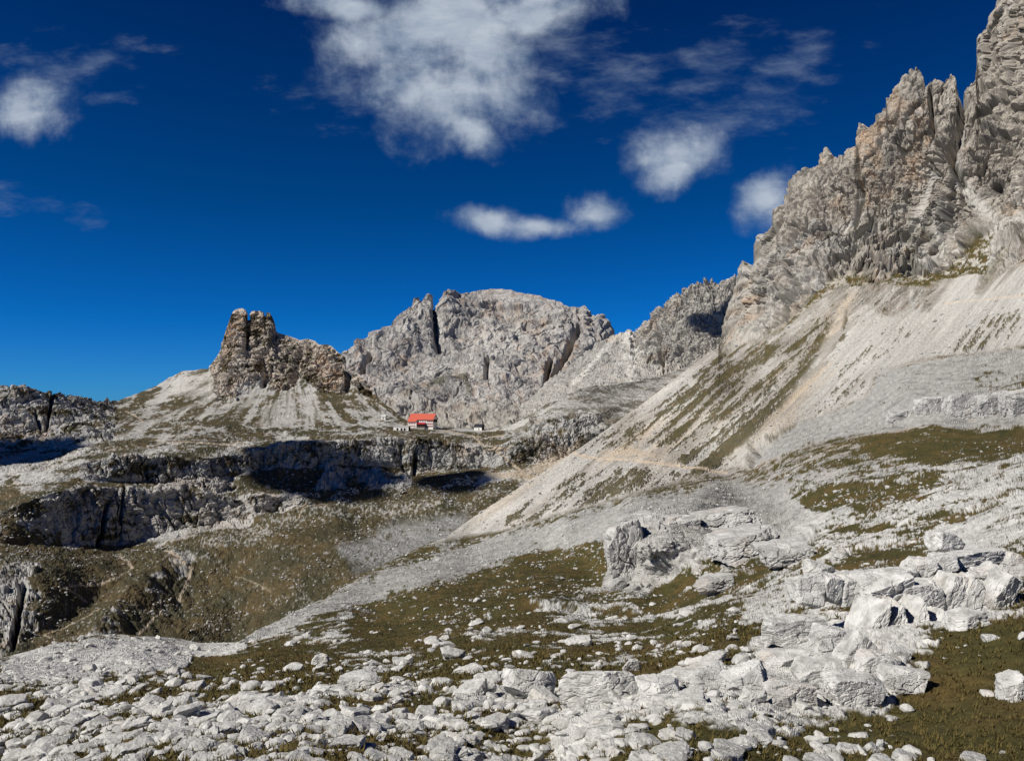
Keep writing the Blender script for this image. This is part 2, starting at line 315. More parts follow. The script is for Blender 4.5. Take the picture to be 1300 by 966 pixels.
# colours
wedge = np.maximum.reduce([zone([(1050,335),(1145,320),(1160,392),(1130,402),(1100,384),(1075,398),(1058,420),(1050,380)], 3, 7), zone([(1150,320),(1218,285),(1224,335),(1182,398),(1163,398)], 3, 7), zone([(1262,284),(1310,288),(1310,325),(1262,368),(1240,374),(1247,330)], 2, 3),
   .8*zone([(920,440),(1000,400),(1050,380),(1055,410),(1020,450),(960,480),(900,520),(880,500)], 8, 16)])*(1-gully)
wst = sst(-.25, .25, fbm(phi*45, rr/60, 0*phi, 5, 62, .65) + .12)*wedge*scree
alb = rock_albedo(PA, 55., 1, .55)
alb = alb*(1 + .40*fbm(UA/3, VA/2.4, 0*UA, 3, 97, .75))[..., None]*(1 - .34*sst(.12, .42, fbm(X/130, Y_/130, Z/4.2, 4, 98, .65)))[..., None]
alb = alb*(1 - .30*sst(.1, .4, fbm(X/9, Y_/9, Z/70, 4, 99, .6)))[..., None]
orangeA = np.maximum.reduce([zone([(1085,165),(1100,165),(1120,200),(1110,240),(1095,260),(1086,230)], 4, 6), zone([(925,375),(945,350),(960,390),(950,440),(920,440)], 6, 8), .7*zone([(1130,110),(1160,120),(1180,240),(1140,220)], 6, 12), .5*zone([(1000,290),(1030,300),(1020,330)], 5, 6)])
alb = mixc(alb, OCHRE, .55*orangeA*sst(-.2, .3, wob2+.5*wob))
sc_c = mixc(np.broadcast_to(SCREE, PA.shape), SAND, sst(.05, .7, fbm(phi*22, rr/300, 0*phi, 3, 75) + .35*strip([(1084,362),(1060,425),(990,530),(900,600)], 16, 14, 6) + .45*zone([(840,590),(760,585),(800,540),(880,520),(920,470),(960,450)], 20, 10) - .4*sst(1040, 1130, UA)))
sc_c = sc_c*(.95 + .30*fbm(UA/2.5, VA/2.2, 0*UA, 2, 76, .8) + .55*fbm(phi*55, rr/110, 0*phi, 5, 77, .75) + .22*fbm(UA/3, VA/3, 0*UA, 3, 78, .7))[..., None]
sc_c = mixc(sc_c, ROCK*.9, .75*sst(.02, .3, fbm(phi*40, rr/80, 0*phi, 5, 79, .65) + .3*zone([(700,600),(914,430),(1000,430),(1020,380),(1130,380),(1000,500),(860,600),(700,640)], 20, 16) - .12))*(1-.06*sst(900, 1000, UA))[..., None]
lowc = cliff*sst(60, 5, 0*UA+1)*0
tong = cliff*sst(.02, .16, fbm(phi*26, rr/120, 0*phi, 4, 13, .62) - .10 + .22*sst(200, 370, VA) - .25*sst(300, 150, VA))*sst(180, 300, VA)
rk_c = alb*.70
alb = mixc(alb, sc_c*.9, np.maximum(scree, np.maximum(gully*.95, tong*.7)))
alb = mixc(alb, rk_c, .9*wst)
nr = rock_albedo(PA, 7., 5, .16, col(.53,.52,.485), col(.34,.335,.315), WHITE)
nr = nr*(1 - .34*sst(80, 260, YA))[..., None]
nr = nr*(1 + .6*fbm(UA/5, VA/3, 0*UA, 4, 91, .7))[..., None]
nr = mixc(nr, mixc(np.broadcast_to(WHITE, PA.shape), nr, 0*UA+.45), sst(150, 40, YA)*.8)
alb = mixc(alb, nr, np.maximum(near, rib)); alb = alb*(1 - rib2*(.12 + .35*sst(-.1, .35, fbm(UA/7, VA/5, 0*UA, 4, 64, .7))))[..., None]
alb = mixc(alb, rock_albedo(PA, 12., 6, .35, col(.38,.37,.345)), relic*.9)
gc = mixc(np.broadcast_to(GRASS, PA.shape), GRASS2, sst(-.25, .35, fbm(X/6, Y_/6, Z/6, 5, 88, .65)))
gc = mixc(gc, col(.03,.034,.012), .7*sst(.0, .35, fbm(UA/9, VA/4, 0*UA, 5, 87, .7))*sst(860, 800, VA))
gc = gc*(1+.35*fbm(X/.5, Y_/.5, Z/.5, 3, 89, .7) + .5*fbm(UA/3, VA/2, 0*UA, 3, 86, .8))[..., None]
alb = mixc(alb, gc, np.clip(grass, 0, 1)); alb = mixc(alb, gc, np.clip(sg, 0, 1)*.92); alb = mixc(alb, col(.10,.095,.05), np.clip(sgc, 0, 1)*.38)
trail = np.maximum(strip([(722,573),(740,579),(765,582),(800,584),(835,588),(870,593),(905,598),(922,600)], 1.6, .8, .6), .8*strip([(1200,385),(1240,381),(1300,375)], .9, .7, .4))
alb = mixc(alb, SAND*1.05, trail*.9)
tr2 = zone([(760,575),(840,585),(860,590),(830,575),(800,565)], 5, 5)*scree; alb = mixc(alb, SAND*.92, tr2*.8)
# run the sheet on behind the skyline, and under and behind the viewer
UGA, VGA, PGA = UA.copy(), VA.copy(), PA.copy()
PA2, alb2 = back_skirt(PA, alb, 160, 260, 12)
pr = []
for i in range(14, 0, -1):
    t = (i/14)**1.2; q = PA[0]*(1-t) + np.stack([PA[0][:,0]*.9, PA[0][:,0]*0-18, PA[0][:,0]*0-1.75], -1)*t
    q[:,2] += .25*fbm(q[:,0]/2, q[:,1]/2, 0*q[:,1], 3, 5); pr.append(q)
PA2 = np.concatenate([np.stack(pr), PA2], 0); alb2 = np.concatenate([np.repeat(alb[:1], 14, 0), alb2], 0)
matA = terrain_mat('near_terrain', .9, .22, .25)
oA = grid_mesh('hillside', PA2, alb2, matA)
#@@B
# ================================================================== B: valley, terraces, hut plateau, left hill and the castle-like rock
TOWER = [(265,468),(268,462),(273,456),(278,450),(282,441),(285,430),(288,423),(291,416),(294,408),(297,400),(299,396),(303,393),(308,392),(312,394),(315,400),(316.5,405),(317.5,401),(319,396),(322,395),(326,395),(330,394.5),(334,396),(336.5,400),(338,397),(340,396),(343,398),(346,403),(348,408),(350,415),(350.5,421),(354,423),(362,425),(370,428),(376,430),(381,432),(386,431),(391,430),(400,433),(405,438),(411,438),(416,438),(421,440),(428,447),(434,451),(437,453),(438,462),(439,470),(446,472),(453,474),(458,478),(462,481),(469,499-9),(475,498),(481,506),(490,514),(499,521),(508,528),(515,533)]
SKY_B = [(-700,500),(-400,470),(-250,480),(-80,489),(0,493),(15,492),(32,491.5),(45,494),(60,496),(80,500),(100,503),(115,507),(130,509),(150,508.5),(162,504),(175,499),(200,489),(215,480),(228,472),(245,470),(257,468)] + TOWER + [(525,537),(560,541),(600,544),(640,545),(655,537),(670,527),(690,516),(705,508),(720,501),(735,494),(760,490),(800,485),(840,478),(880,462),(920,440),(1100,430),(1500,420)]
UB = [-700,-250,0,60,110,150,200,250,300,370,450,520,560,620,650,700,750,800,920,1500]
TB = [[(880,330),(730,430),(690,520),(660,540),(620,640),(600,650),(575,720),(565,760),(560,780),(500,830)],
[(860,330),(730,430),(690,520),(660,540),(620,640),(600,650),(575,720),(565,760),(560,780),(480,830)],
[(850,330),(720,430),(690,500),(650,520),(615,620),(600,640),(575,730),(565,760),(560,775),(493,840)],
[(850,340),(720,440),(692,530),(625,550),(612,600),(600,615),(580,720),(562,770),(555,800),(497,870)],
[(850,350),(730,470),(688,570),(617,590),(608,610),(585,625),(570,690),(555,760),(540,800),(506,950)],
[(850,360),(735,480),(692,590),(618,605),(610,630),(580,640),(568,700),(550,780),(535,860),(508,1150)],
[(850,360),(750,490),(680,610),(620,625),(611,650),(578,660),(565,720),(548,800),(525,950),(489,1250)],
[(845,390),(760,500),(668,625),(625,640),(612,665),(582,675),(562,730),(545,810),(520,960),(470,1200)],
[(835,420),(740,520),(660,640),(632,655),(602,705),(576,716),(560,770),(540,860),(500,1060),(440,1150)],
[(800,430),(720,520),(644,660),(628,670),(590,725),(562,738),(552,800),(538,890),(500,1060),(424,1150)],
[(760,450),(700,540),(645,665),(620,690),(590,750),(558,763),(548,830),(538,900),(500,1040),(475,1090)],
[(720,480),(690,560),(640,670),(615,695),(597,755),(556,768),(549,850),(543,900),(538,925),(535,950)],
[(700,510),(670,580),(630,680),(605,705),(600,765),(558,778),(549,860),(545,900),(543,920),(541,940)],
[(690,540),(660,600),(620,680),(600,705),(592,750),(570,765),(556,840),(549,890),(546,915),(544,930)],
[(690,560),(650,620),(610,690),(598,705),(590,740),(560,750),(550,830),(545,870),(540,890),(538,910)],
[(660,600),(630,650),(600,710),(593,725),(590,733),(552,743),(548,768),(531,775),(522,810),(508,900)],
[(640,620),(600,680),(575,720),(565,735),(560,745),(550,752),(546,768),(529,775),(515,850),(490,980)],
[(620,630),(580,700),(560,740),(550,760),(540,790),(530,810),(520,850),(510,900),(500,980),(485,1100)],
[(600,650),(560,720),(540,760),(530,800),(520,850),(510,900),(500,960),(490,1050),(470,1200),(440,1500)],
[(600,650),(560,720),(540,760),(530,800),(520,850),(510,900),(500,960),(490,1050),(470,1200),(420,1500)]]
ub = np.concatenate([np.linspace(-700,-40,90)[:-1], np.arange(-40, 960, .8), np.linspace(960,1500,40)[1:]])
seg = [60, 40, 70, 22, 75, 18, 30, 45, 130]
seg = [70, 55, 75, 25, 80, 20, 35, 60, 150]
tb = np.concatenate([i + np.arange(n)/n for i, n in enumerate(seg)] + [np.array([9.])])
V0, YB = interp_lines(UB, TB, ub, tb)
skb = np.array(SKY_B); vt = np.interp(ub, skb[:,0], skb[:,1])
base8 = np.interp(ub, UB, [r[8][0] for r in TB])
f9 = np.clip(tb-8, 0, 1)[:, None]
lim = np.maximum(0, V0)                       # top strip follows the drawn skyline
VB = np.where(f9 > 0, base8[None]*(1-f9) + vt[None]*f9, V0)
UBg = np.broadcast_to(ub[None], VB.shape); TBg = np.broadcast_to(tb[:, None], VB.shape)
UA, VA = UBg, VB
wob = fbm(UA/40, VA/22, 0*UA, 4, 103); wob2 = fbm(UA/7, VA/5, 0*UA, 3, 104)
# soften the breaks between the lines
P0 = unproj(UBg, VB, YB)
NB = normals(P0)
def tz(a, b, s=.12): return sst(a-s, a+s, TBg+.25*wob)*(1-sst(b-s, b+s, TBg+.25*wob))
inA = sst(60, 90, UA)*(1-sst(380, 400, UA))
low = tz(2, 3)*sst(70, 95, UA+8*wob)*(1-sst(375, 400, UA+20*wob)); low = np.maximum(low, .8*tz(3, 4)*zone([(200,612),(300,600),(300,620),(200,640)], 5, 5))
upp = tz(4, 5)*(sst(95, 130, UA+10*wob))*(1-.6*sst(595, 640, UA)*(1-sst(645, 660, UA)))
upp = np.maximum(upp, zone([(645,590),(650,562),(672,550),(672,530),(690,527),(750,527),(757,540),(735,570),(700,590)], 3, 3))
dark = zone([(400,622),(415,594),(520,594),(520,618),(470,620)], 4, 8)
castle = zone([(266,470),(270,455),(300,380),(440,425),(441,470),(455,470),(470,485),(475,505),(462,505),(452,492),(440,488),(437,500),(418,498),(405,497),(388,484),(379,480),(373,490),(365,495),(345,495),(335,478),(322,490),(303,486),(300,508),(275,508),(272,485)], 1.5, 2.5)
lefth = zone([(-300,440),(-300,562),(0,562),(60,570),(100,565),(140,560),(150,530),(140,505),(60,480)], 4, 6)
outc = .7*zone([(-60,725),(0,722),(36,722),(44,745),(36,780),(25,840),(-60,840)], 8, 40)
knoll = zone([(60,690),(20,660),(30,640),(90,625),(100,650)], 3, 8)
cl = np.maximum.reduce([low, upp, castle, lefth*.9, outc, .8*dark, .7*knoll])
X, Y_, Z = P0[...,0], P0[...,1], P0[...,2]
cones = zone([(140,508),(262,465),(280,505),(300,508),(340,490),(376,486),(405,500),(440,500),(470,505),(510,532),(480,538),(400,542),(300,540),(200,560),(150,550)], 5, 5)*(1-castle)
dB = np.zeros_like(UA)
dB += castle*12*dolomite(P0, 36., 12)*sst(0, .1, 9-TBg+.02)
dB += lefth*8*dolomite(P0, 48., 13) + low*9*dolomite(P0, 40., 14, .6) + upp*9*dolomite(P0, 26., 15, .6) + np.maximum(outc, np.maximum(dark*.8, knoll*.7))*7*dolomite(P0, 22., 16)
dB += groove([(315,403),(316,425),(314,440)], 2.2, 16) + groove([(336.5,400),(337,425)], 1.3, 8)
dB += groove([(333,455),(336,478),(334,488)], 3, 12) + groove([(385,445),(378,465),(372,482)], 4, 12) + groove([(443,470),(442,485),(438,494)], 3, 16)
dB += castle*(8*np.exp(-((UA-418)/17.)**2 - ((VA-470)/26.)**2) + 7*np.exp(-((UA-302)/13.)**2 - ((VA-430)/40.)**2))
dB += groove([(527,575),(526,600)], 2.2, 10) + groove([(577,575),(577,590)], 1.5, 7) + groove([(135,640),(124,690)], 2.5, 10) + groove([(158,618),(153,660)], 1.5, 8) + groove([(30,740),(22,790),(16,820)], 3.5, 9)
dB += groove([(45,525),(52,545)], 2.2, 9)+groove([(68,500),(58,545)], 2, 9)
rest = 1-np.clip(cl, 0, 1)
fl = rest*(3.2*fbm(X/30, Y_/30, Z/30, 5, 120, .55) + 1.6*fbm(X/9, Y_/9, Z/9, 4, 121, .6, 1))
mount = zone([(510,545),(520,537),(625,540),(625,550),(510,552)], 4, 0)
fl = fl*(1-.9*mount)*(1-.5*cones)
fold = zone([(80,830),(160,760),(230,700),(330,705),(300,760),(200,830)], 16, 8)*3*fbm(X/26+Y_/40, Y_/70, Z/60, 4, 123, .5, 1)
def hump(pts, w, a): return a*np.exp(-(seg_d(UA, VA, pts)/w)**2)
dB += fl + fold + rest*(hump([(95,850),(150,780),(225,710),(330,700),(420,668)], 24, 5.5) + hump([(250,790),(330,745),(430,712)], 24, 3.5) + hump([(40,800),(130,755)], 16, -3) + hump([(330,660),(450,650),(560,640)], 9, 4))
NBm = NB*.8 + np.array([0,-.2,.25]); NBm = np.where(castle[..., None] > .5, NB*.6+np.array([-.1,-.35,0]), NBm)
PB = P0 + NBm*dB[..., None]
X, Y_, Z = PB[...,0], PB[...,1], PB[...,2]
alb = rock_albedo(PB, 24., 21, .35, col(.40,.39,.365), col(.25,.245,.23))
orB = np.maximum.reduce([zone([(280,452),(298,400),(310,400),(312,425),(300,450),(290,456)], 3, 4), .9*zone([(400,470),(412,450),(434,460),(438,495),(425,498),(400,490)], 4, 5), .6*zone([(318,398),(333,398),(332,424),(318,428)], 3, 4), .8*zone([(345,480),(370,478),(365,494),(350,494)], 3, 3),
  .55*zone([(0,530),(60,535),(75,560),(0,562)], 6, 8), .45*zone([(665,570),(720,560),(720,588),(665,590)], 5, 6), .25*low])
alb = mixc(alb, rock_albedo(PB, 14., 23, .3, col(.51,.435,.35), col(.32,.28,.23)), .9*castle)
alb = alb*(1 + castle*.22*fbm(UA/2.6, VA/2, 0*UA, 3, 171, .8) - .3*castle*sst(.1, .4, fbm(X/80, Y_/80, Z/3, 3, 172, .6)))[..., None]
alb = mixc(alb, OCHRE*.95, orB*sst(-.35, .3, wob2+.4*wob)*.85)
ph2 = np.arctan2(VB-430., UBg-370.); r2 = np.hypot(VB-430., UBg-370.)
gn = fbm(X/26, Y_/40, Z/14, 5, 130, .62) + .45*fbm(X/5.5, Y_/7, Z/4, 4, 131, .6)
mead = np.maximum.reduce([zone([(-80,845),(-80,700),(0,712),(50,705),(100,690),(160,700),(240,690),(330,655),(520,640),(640,612),(652,620),(560,690),(460,735),(300,815),(180,812)], 8, 10), zone([(200,830),(250,760),(330,730),(420,720),(380,760),(300,815)], 8, 6),
   zone([(370,643),(370,600),(420,590),(520,590),(525,606),(600,600),(600,622),(510,640)], 4, 5), .8*zone([(0,625),(60,610),(110,612),(80,630),(0,700)], 4, 6), .75*zone([(0,700),(0,650),(90,660),(100,690),(60,720)], 5, 6)])
gd = .02 + .50*mead - .22*cones - .5*zone([(60,650),(0,612),(0,570),(60,578),(120,575),(90,600)], 6, 6)
gd = gd + .2*tz(3, 4) + .10*tz(5, 7) - 1.5*np.clip(cl, 0, 1)
gd = gd - .32*zone([(330,790),(420,740),(560,680),(590,655),(470,665),(360,700),(250,715),(230,735),(200,700),(330,690),(420,700)], 8, 8)*(mead > .3) - .35*zone([(90,830),(150,770),(215,705),(250,712),(200,800),(170,815)], 8, 10)
gd = np.maximum(gd, .5*zone([(230,815),(190,800),(245,740),(330,715),(430,715),(400,750),(330,790)], 6, 8))
gd = gd + .16*fbm(UA/60, VA/6, 0*UA, 4, 140) + .35*zone([(405,497),(438,500),(430,512),(408,508)], 2, 3) + .22*zone([(285,520),(330,500),(300,540),(200,550)], 4, 6) + .5*strip([(455,490),(480,508),(515,535)], 2.5, 1.5, 1)
gd = gd + cones*(.07 + .75*fbm(ph2*14, r2/50, 0*ph2, 4, 133, .65)) + .18*(1-mead)*fbm(UA/9, VA/3, 0*UA, 4, 135, .7)
grass = sst(-.06, .08, gd + gn*.55 - .04)
ph2 = np.arctan2(VB-430., UBg-370.); r2 = np.hypot(VB-430., UBg-370.)
cone_c = rock_albedo(PB, 40., 31, .12, SCREE*.74, SCREE*.55, SCREE*.85)*(1+.3*fbm(ph2*26, r2/60, 0*ph2, 4, 32, .7))[..., None]
alb = mixc(alb, cone_c, np.maximum(cones*.85, .0*UA))
pale = np.maximum.reduce([strip([(140,560),(200,535),(262,507),(290,495)], 3, 2, 1.5), strip([(250,530),(300,510),(330,492)], 2, 2, 1), zone([(225,478),(262,470),(274,490),(262,506),(215,500)], 4, 5), zone([(335,520),(365,497),(400,500),(410,530),(385,538),(330,540)], 4, 6), zone([(315,500),(345,495),(335,510),(290,525)], 3, 4)])
pale = pale*sst(-.25, .35, fbm(ph2*20, r2/40, 0*ph2, 4, 34, .7)+.12)
alb = mixc(alb, SCREE*.85, pale*.75); grass = grass*(1-.8*pale)
gc = mixc(np.broadcast_to(GRASS, PB.shape)*.82, GRASS2, sst(-.3, .4, fbm(X/22, Y_/22, Z/22, 5, 150, .65)))
gc = gc*.78*(1+.3*fbm(X/3, Y_/3, Z/3, 3, 151, .7) + .5*fbm(UA/4, VA/2.5, 0*UA, 4, 152, .75))[..., None]
alb = mixc(alb, gc, np.clip(grass, 0, 1)*.95)
# light rubble scattered over the meadow
rub = sst(.20, .36, fbm(UA/4, VA/2.6, 0*UA, 4, 160, .75) + .35*fbm(UA/40, VA/14, 0*UA, 3, 161) + .16*zone([(200,700),(360,655),(640,620),(600,650),(540,672),(430,670),(280,705)], 10, 8) + .12*fbm(X/30, Y_/30, Z/30, 2, 163) + .06*(1-mead))*tz(0, 9, .01)
alb = mixc(alb, col(.42,.41,.38), rub*.75)
gd2 = zone([(500,665),(590,652),(600,665),(560,690),(500,712),(450,725),(430,700)], 8, 8); alb = mixc(alb, col(.27,.27,.265), gd2*.75*sst(-.3, .1, wob2+.2))
paths = [([(640,553),(615,556),(600,553),(560,546),(545,544)],1.), ([(600,553),(612,565),(628,568),(642,570)],1.4), ([(655,562),(640,568),(628,571),(612,573)],1.3), ([(628,571),(640,580),(650,588),(662,600),(640,604),(618,600)],2.2),
  ([(290,565),(303,560),(310,562),(303,572),(325,580),(345,588),(380,590),(460,589),(520,594),(565,600)],.9), ([(200,562),(260,562),(290,563)],1.), ([(160,522),(172,528),(180,534)],1.1),
  ([(205,668),(240,655),(262,650)],.6), ([(152,705),(163,715),(168,722)],2.2), ([(168,722),(150,735),(130,738),(80,745),(100,752),(112,758)],1.1), ([(56,800),(70,812),(66,820)],1.2), ([(56,800),(90,788),(130,775)],1.),
  ([(210,705),(232,722),(244,726),(238,740),(230,755),(225,768)],2.2), ([(200,760),(205,775),(192,790),(175,805)],1.6), ([(0,660),(20,650),(60,640)],.5), ([(370,655),(395,640),(380,665)],.8), ([(240,664),(262,657)],.6), ([(300,735),(330,748),(345,755)],.6)]
for p, w in paths:
    alb = mixc(alb, SAND*.85, strip(p, w*.8, .7, .6)*.8)
sc_b = zone([(600,605),(640,598),(670,594),(735,560),(735,575),(690,610),(640,606)], 3, 3); alb = mixc(alb, SAND*.8, sc_b*.7)
k2 = zone([(640,545),(735,494),(800,486),(900,450),(900,480),(760,545),(757,530),(690,525),(655,555)], 3, 4)
alb = mixc(alb, rock_albedo(PB, 12., 41, .15, SCREE*.85, SCREE*.55, SCREE), k2*.6*(1-.5*grass))
MEADB = mead + .25*(1-np.clip(cl, 0, 1)); RUBN = fbm(UA/34, VA/10, 0*UA, 3, 190)
GROUND_B = (ub.copy(), tb.copy(), PB.copy(), VB.copy())
PB2, alb2 = back_skirt(PB, alb, 130, 260, 12)
matB = terrain_mat('valley_terrain', .5, .25, .18)
oB = grid_mesh('terrain', PB2, alb2, matB)
#@@D
# ================================================================== D: the broad massif far behind; E: the grey peak and its stone chute
def mountain(name, sky, cols, table, ug, segs, S, A, seed, sty, skirt, mt):
    global UA, VA, wob, wob2
    t = np.concatenate([i + np.arange(n)/n for i, n in enumerate(segs)] + [np.array([float(len(segs))])])
    V, Y = interp_lines(cols, table, ug, t)
    s = np.array(sky); vt = np.interp(ug, s[:,0], s[:,1]); n = len(segs)
    b = np.interp(ug, cols, [r[n-1][0] for r in table]); f = np.clip(t-(n-1), 0, 1)[:, None]
    V = np.where(f > 0, b[None]*(1-f)+vt[None]*f, V)
    UA = np.broadcast_to(ug[None], V.shape); VA = V
    wob = fbm(UA/40, VA/30, 0*UA, 4, seed+3); wob2 = fbm(UA/7, VA/7, 0*UA, 3, seed+4)
    P = unproj(UA, V, Y); Nn = normals(P)*.7 + np.array([-.1,-.25,.15])
    P, alb = sty(P, Nn, S, A, seed, t)
    P, alb = back_skirt(P, alb, *skirt)
    return grid_mesh(name, P, alb, mt)
SKY_D = [(300,520),(380,480),(437,452),(448,442),(456,438),(465,433),(474,427),(483,419),(492,411),(501,403),(506,396),(511,391),(517,387),(522,385),(527,381),(531,380),(535,382),(539,380),(543,378),(546,378),(548,381),(549.5,386),(553,388),(557,388),(559,383),(561.5,378),(563,374),(566,371),(570,369),(575,369.5),(580,372),(582,375),(585,373),(589,370),(595,368.5),(601,368),(612,367),(624,367),(636,368),(649,370),(660,372),(672,375),(686,378),(698,382),(709,385),(716,390),(720,391),(724,393),(727,394),(731,392),(733,394),(736,395),(739,391),(741,389),(745,393),(750,400),(755,403),(757,405),(760,403),(763,404),(768,411),(775,416),(782,421),(792,428),(830,450),(900,470)]
def styD(P, Nn, S, A, seed, t):
    z1 = zone([(500,420),(540,400),(560,395),(650,395),(700,400),(760,420),(760,430),(700,410),(560,410)], 6, 6)
    right = zone([(690,400),(760,410),(780,425),(770,450),(740,480),(715,500),(690,505),(700,440)], 6, 8)
    X, Y_, Z = P[...,0], P[...,1], P[...,2]
    wz = Z/46. + 2.0*fbm(X/420, Y_/420, Z/420, 3, seed+31); stp = wz - np.floor(wz); stp = sst(0, .3, stp) - stp
    d = A*(.34*dolomite(P, S, seed, .8)*(.8+.5*right) + .85*fbm(X/300+Z/1500, Y_/300, Z/850, 5, seed+60, .55, 2) + .20*stp + .10*fbm(X/40, Y_/40, Z/90, 4, seed+6, .65, 2))
    d += A*(groove([(551,385),(553,410),(556,440)], 2.5, .7) + groove([(735,420),(720,450),(700,490)], 3.5, 1.0) + groove([(620,450),(618,480)], 2.5, .5) + groove([(470,450),(460,475)], 2.5, .5) + groove([(700,455),(692,500)], 2.5, .9) + groove([(785,425),(750,455),(720,490)], 5, 1.5))
    stt = fbm(P[...,0]/900, P[...,1]/900, P[...,2]/14, 4, seed+15, .7); dome = zone([(585,385),(600,360),(690,370),(725,395),(690,392),(640,385)], 5, 4); d *= 1-.6*dome
    P2 = P + Nn*d[..., None]
    a = rock_albedo(P2, 150., seed, .34, col(.37,.35,.325), col(.235,.225,.215), col(.46,.44,.41))
    a = mixc(a, OCHRE*.8, .6*np.maximum(zone([(690,440),(735,430),(740,460),(700,500),(680,500)], 6, 8), .7*zone([(600,385),(660,385),(700,410),(640,410)], 4, 8))*sst(-.3, .3, wob2+wob))
    a = a*(.95 + .35*fbm(UA/22, VA/16, 0*UA, 5, seed+18, .65) + .2*fbm(UA/3, VA/6, 0*UA, 3, seed+19, .7))[..., None]; a = a*(1 + .45*stt*sst(430, 380, VA))[..., None]; a = mixc(a, OCHRE*.9, .35*sst(.1, .35, fbm(UA/18, VA/14, 0*UA, 4, seed+16, .6)))
    lg = sst(.18, .32, fbm(P[...,0]/500, P[...,1]/500, P[...,2]/26, 4, seed+21, .6))*sst(470, 440, VA); a = mixc(a, SCREE*.8, .5*lg)
    snow = np.maximum.reduce([strip([(553,398),(559,410),(556,425)], 2.5, 2, 2), zone([(503,412),(530,408),(520,420),(500,420)], 2, 4), zone([(560,425),(590,410),(700,412),(712,430),(690,445),(600,450),(540,470),(600,425)], 5, 14)*.65*sst(-.2, .3, wob2+wob*.5), zone([(480,424),(492,418),(488,426)], 1.5, 2),
        .6*zone([(540,470),(600,460),(640,470),(600,480)], 5, 9), .8*strip([(752,462),(700,512),(685,520)], 3, 3, 3), .7*strip([(620,440),(618,470),(622,480)],2,2,2)])
    a = mixc(a, SCREE*.95, np.clip(snow, 0, 1)*.85)
    g = np.maximum.reduce([zone([(545,495),(560,482),(590,474),(595,480),(560,492)], 3, 5), .8*zone([(590,480),(600,495),(598,503),(592,500)], 2, 3), .6*zone([(505,505),(530,497),(535,510),(510,510)], 3, 5), .4*zone([(610,482),(630,492),(610,490)], 3, 4)])
    a = mixc(a, col(.085,.082,.05), np.clip(g, 0, 1)*.8)
    low = sst(500, 540, VA); a = mixc(a, rock_albedo(P2, 60., seed+5, .45, col(.33,.31,.27), col(.2,.19,.17)), low*.8)
    return P2, a
colsD = [300,440,620,800,900]
mountain('mountain', SKY_D, colsD, [[(570,2000),(520,2300),(500,2600),(490,2800)],[(570,2000),(520,2300),(480,2700),(452,2900)],[(570,2000),(510,2400),(430,3000),(367,3400)],[(570,2000),(520,2400),(470,2800),(430,3100)],[(570,2000),(520,2400),(490,2700),(470,3000)]],
   np.arange(330, 860, .7), [60, 120, 130], 300., 72., 200, styD, (700, 900), terrain_mat('far_rock', .05, 5., .22))
SKY_E = [(660,520),(700,480),(740,452),(765,432),(782,424),(792,421),(796,418),(800,417.5),(803,420),(807,418.5),(811,416),(813,417),(815,413),(819,407),(824,402),(828,399),(834,393),(840,388),(846,384),(853,378),(857,374),(861,373),(865,374),(868,373),(872,369),(876,366),(880,362),(886,359),(892,358),(899,355),(903,354),(907,356),(913,355),(921,353),(930,353),(940,354),(960,350),(1000,345),(1100,350),(1200,380)]
def styE(P, Nn, S, A, seed, t):
    wall = zone([(800,460),(803,415),(830,380),(870,340),(1200,330),(1200,520),(940,470),(880,470),(850,470),(822,462)], 3, 4)
    kn = zone([(833,480),(838,464),(870,462),(876,480),(862,495),(848,490)], 3, 3)
    rk = np.maximum(wall, kn); d = rk*A*(dolomite(P, S, seed, .9) + .4*dolomite(P, S*.3, seed+7, .6)) + (1-rk)*A*.5*fbm(P[...,0]/40, P[...,1]/40, P[...,2]/40, 5, seed+9, .6, 1)
    d += A*(groove([(834,418),(836,440),(842,465)], 2, .8) + groove([(843,470),(843,480)], 2, .5))
    # hollow of the face
    d -= 2.0*A*np.exp(-((UA-905)/22.)**2 - ((VA-398)/26.)**2)*wall
    P2 = P + Nn*d[..., None]
    a = rock_albedo(P2, 80., seed, .40, col(.42,.395,.35), col(.31,.295,.265), col(.49,.46,.41))
    a = mixc(a, rock_albedo(P2, 50., seed+3, .1, SCREE*.72, SCREE*.48, SCREE*.95), (1-rk)*.9)
    ch = np.maximum.reduce([strip([(782,428),(760,452),(740,475),(727,488)], 3, 2, 2), strip([(785,425),(800,435),(812,450),(800,470)], 4, 3, 4), strip([(830,440),(810,450),(795,455)], 3, 2, 3), zone([(790,420),(812,420),(800,440),(780,432)], 3, 4)])
    a = mixc(a, SCREE*1.05, ch*.85)
    a = mixc(a, SAND, .5*strip([(758,425),(775,430),(785,428)], 2, 2, 2))
    return P2, a
colsE = [660,740,800,850,940,1200]
mountain('mountain', SKY_E, colsE, [[(560,1150),(530,1500),(520,1700),(515,1900)],[(545,1150),(500,1500),(475,1800),(452,2000)],[(540,1150),(490,1500),(455,1850),(420,2100)],[(540,1150),(495,1450),(468,1750),(380,1950)],[(530,1150),(490,1400),(460,1600),(354,1850)],[(530,1150),(490,1400),(460,1600),(380,1850)]],
   np.arange(660, 1120, .8), [60, 60, 170], 120., 30., 300, styE, (500, 700), terrain_mat('grey_rock', .08, 3., .25))
# far plain that everything stands on, out to the horizon
me = bpy.data.meshes.new('ground'); R_ = 30000
me.from_pydata([(-R_,-R_,-330),(R_,-R_,-330),(R_,R_,-330),(-R_,R_,-330)], [], [(0,1,2,3)]); me.materials.append(plain_mat('far_ground', (.16,.15,.11), .4, .004))
g = bpy.data.objects.new('ground', me); C.objects.link(g); g['kind'] = 'structure'
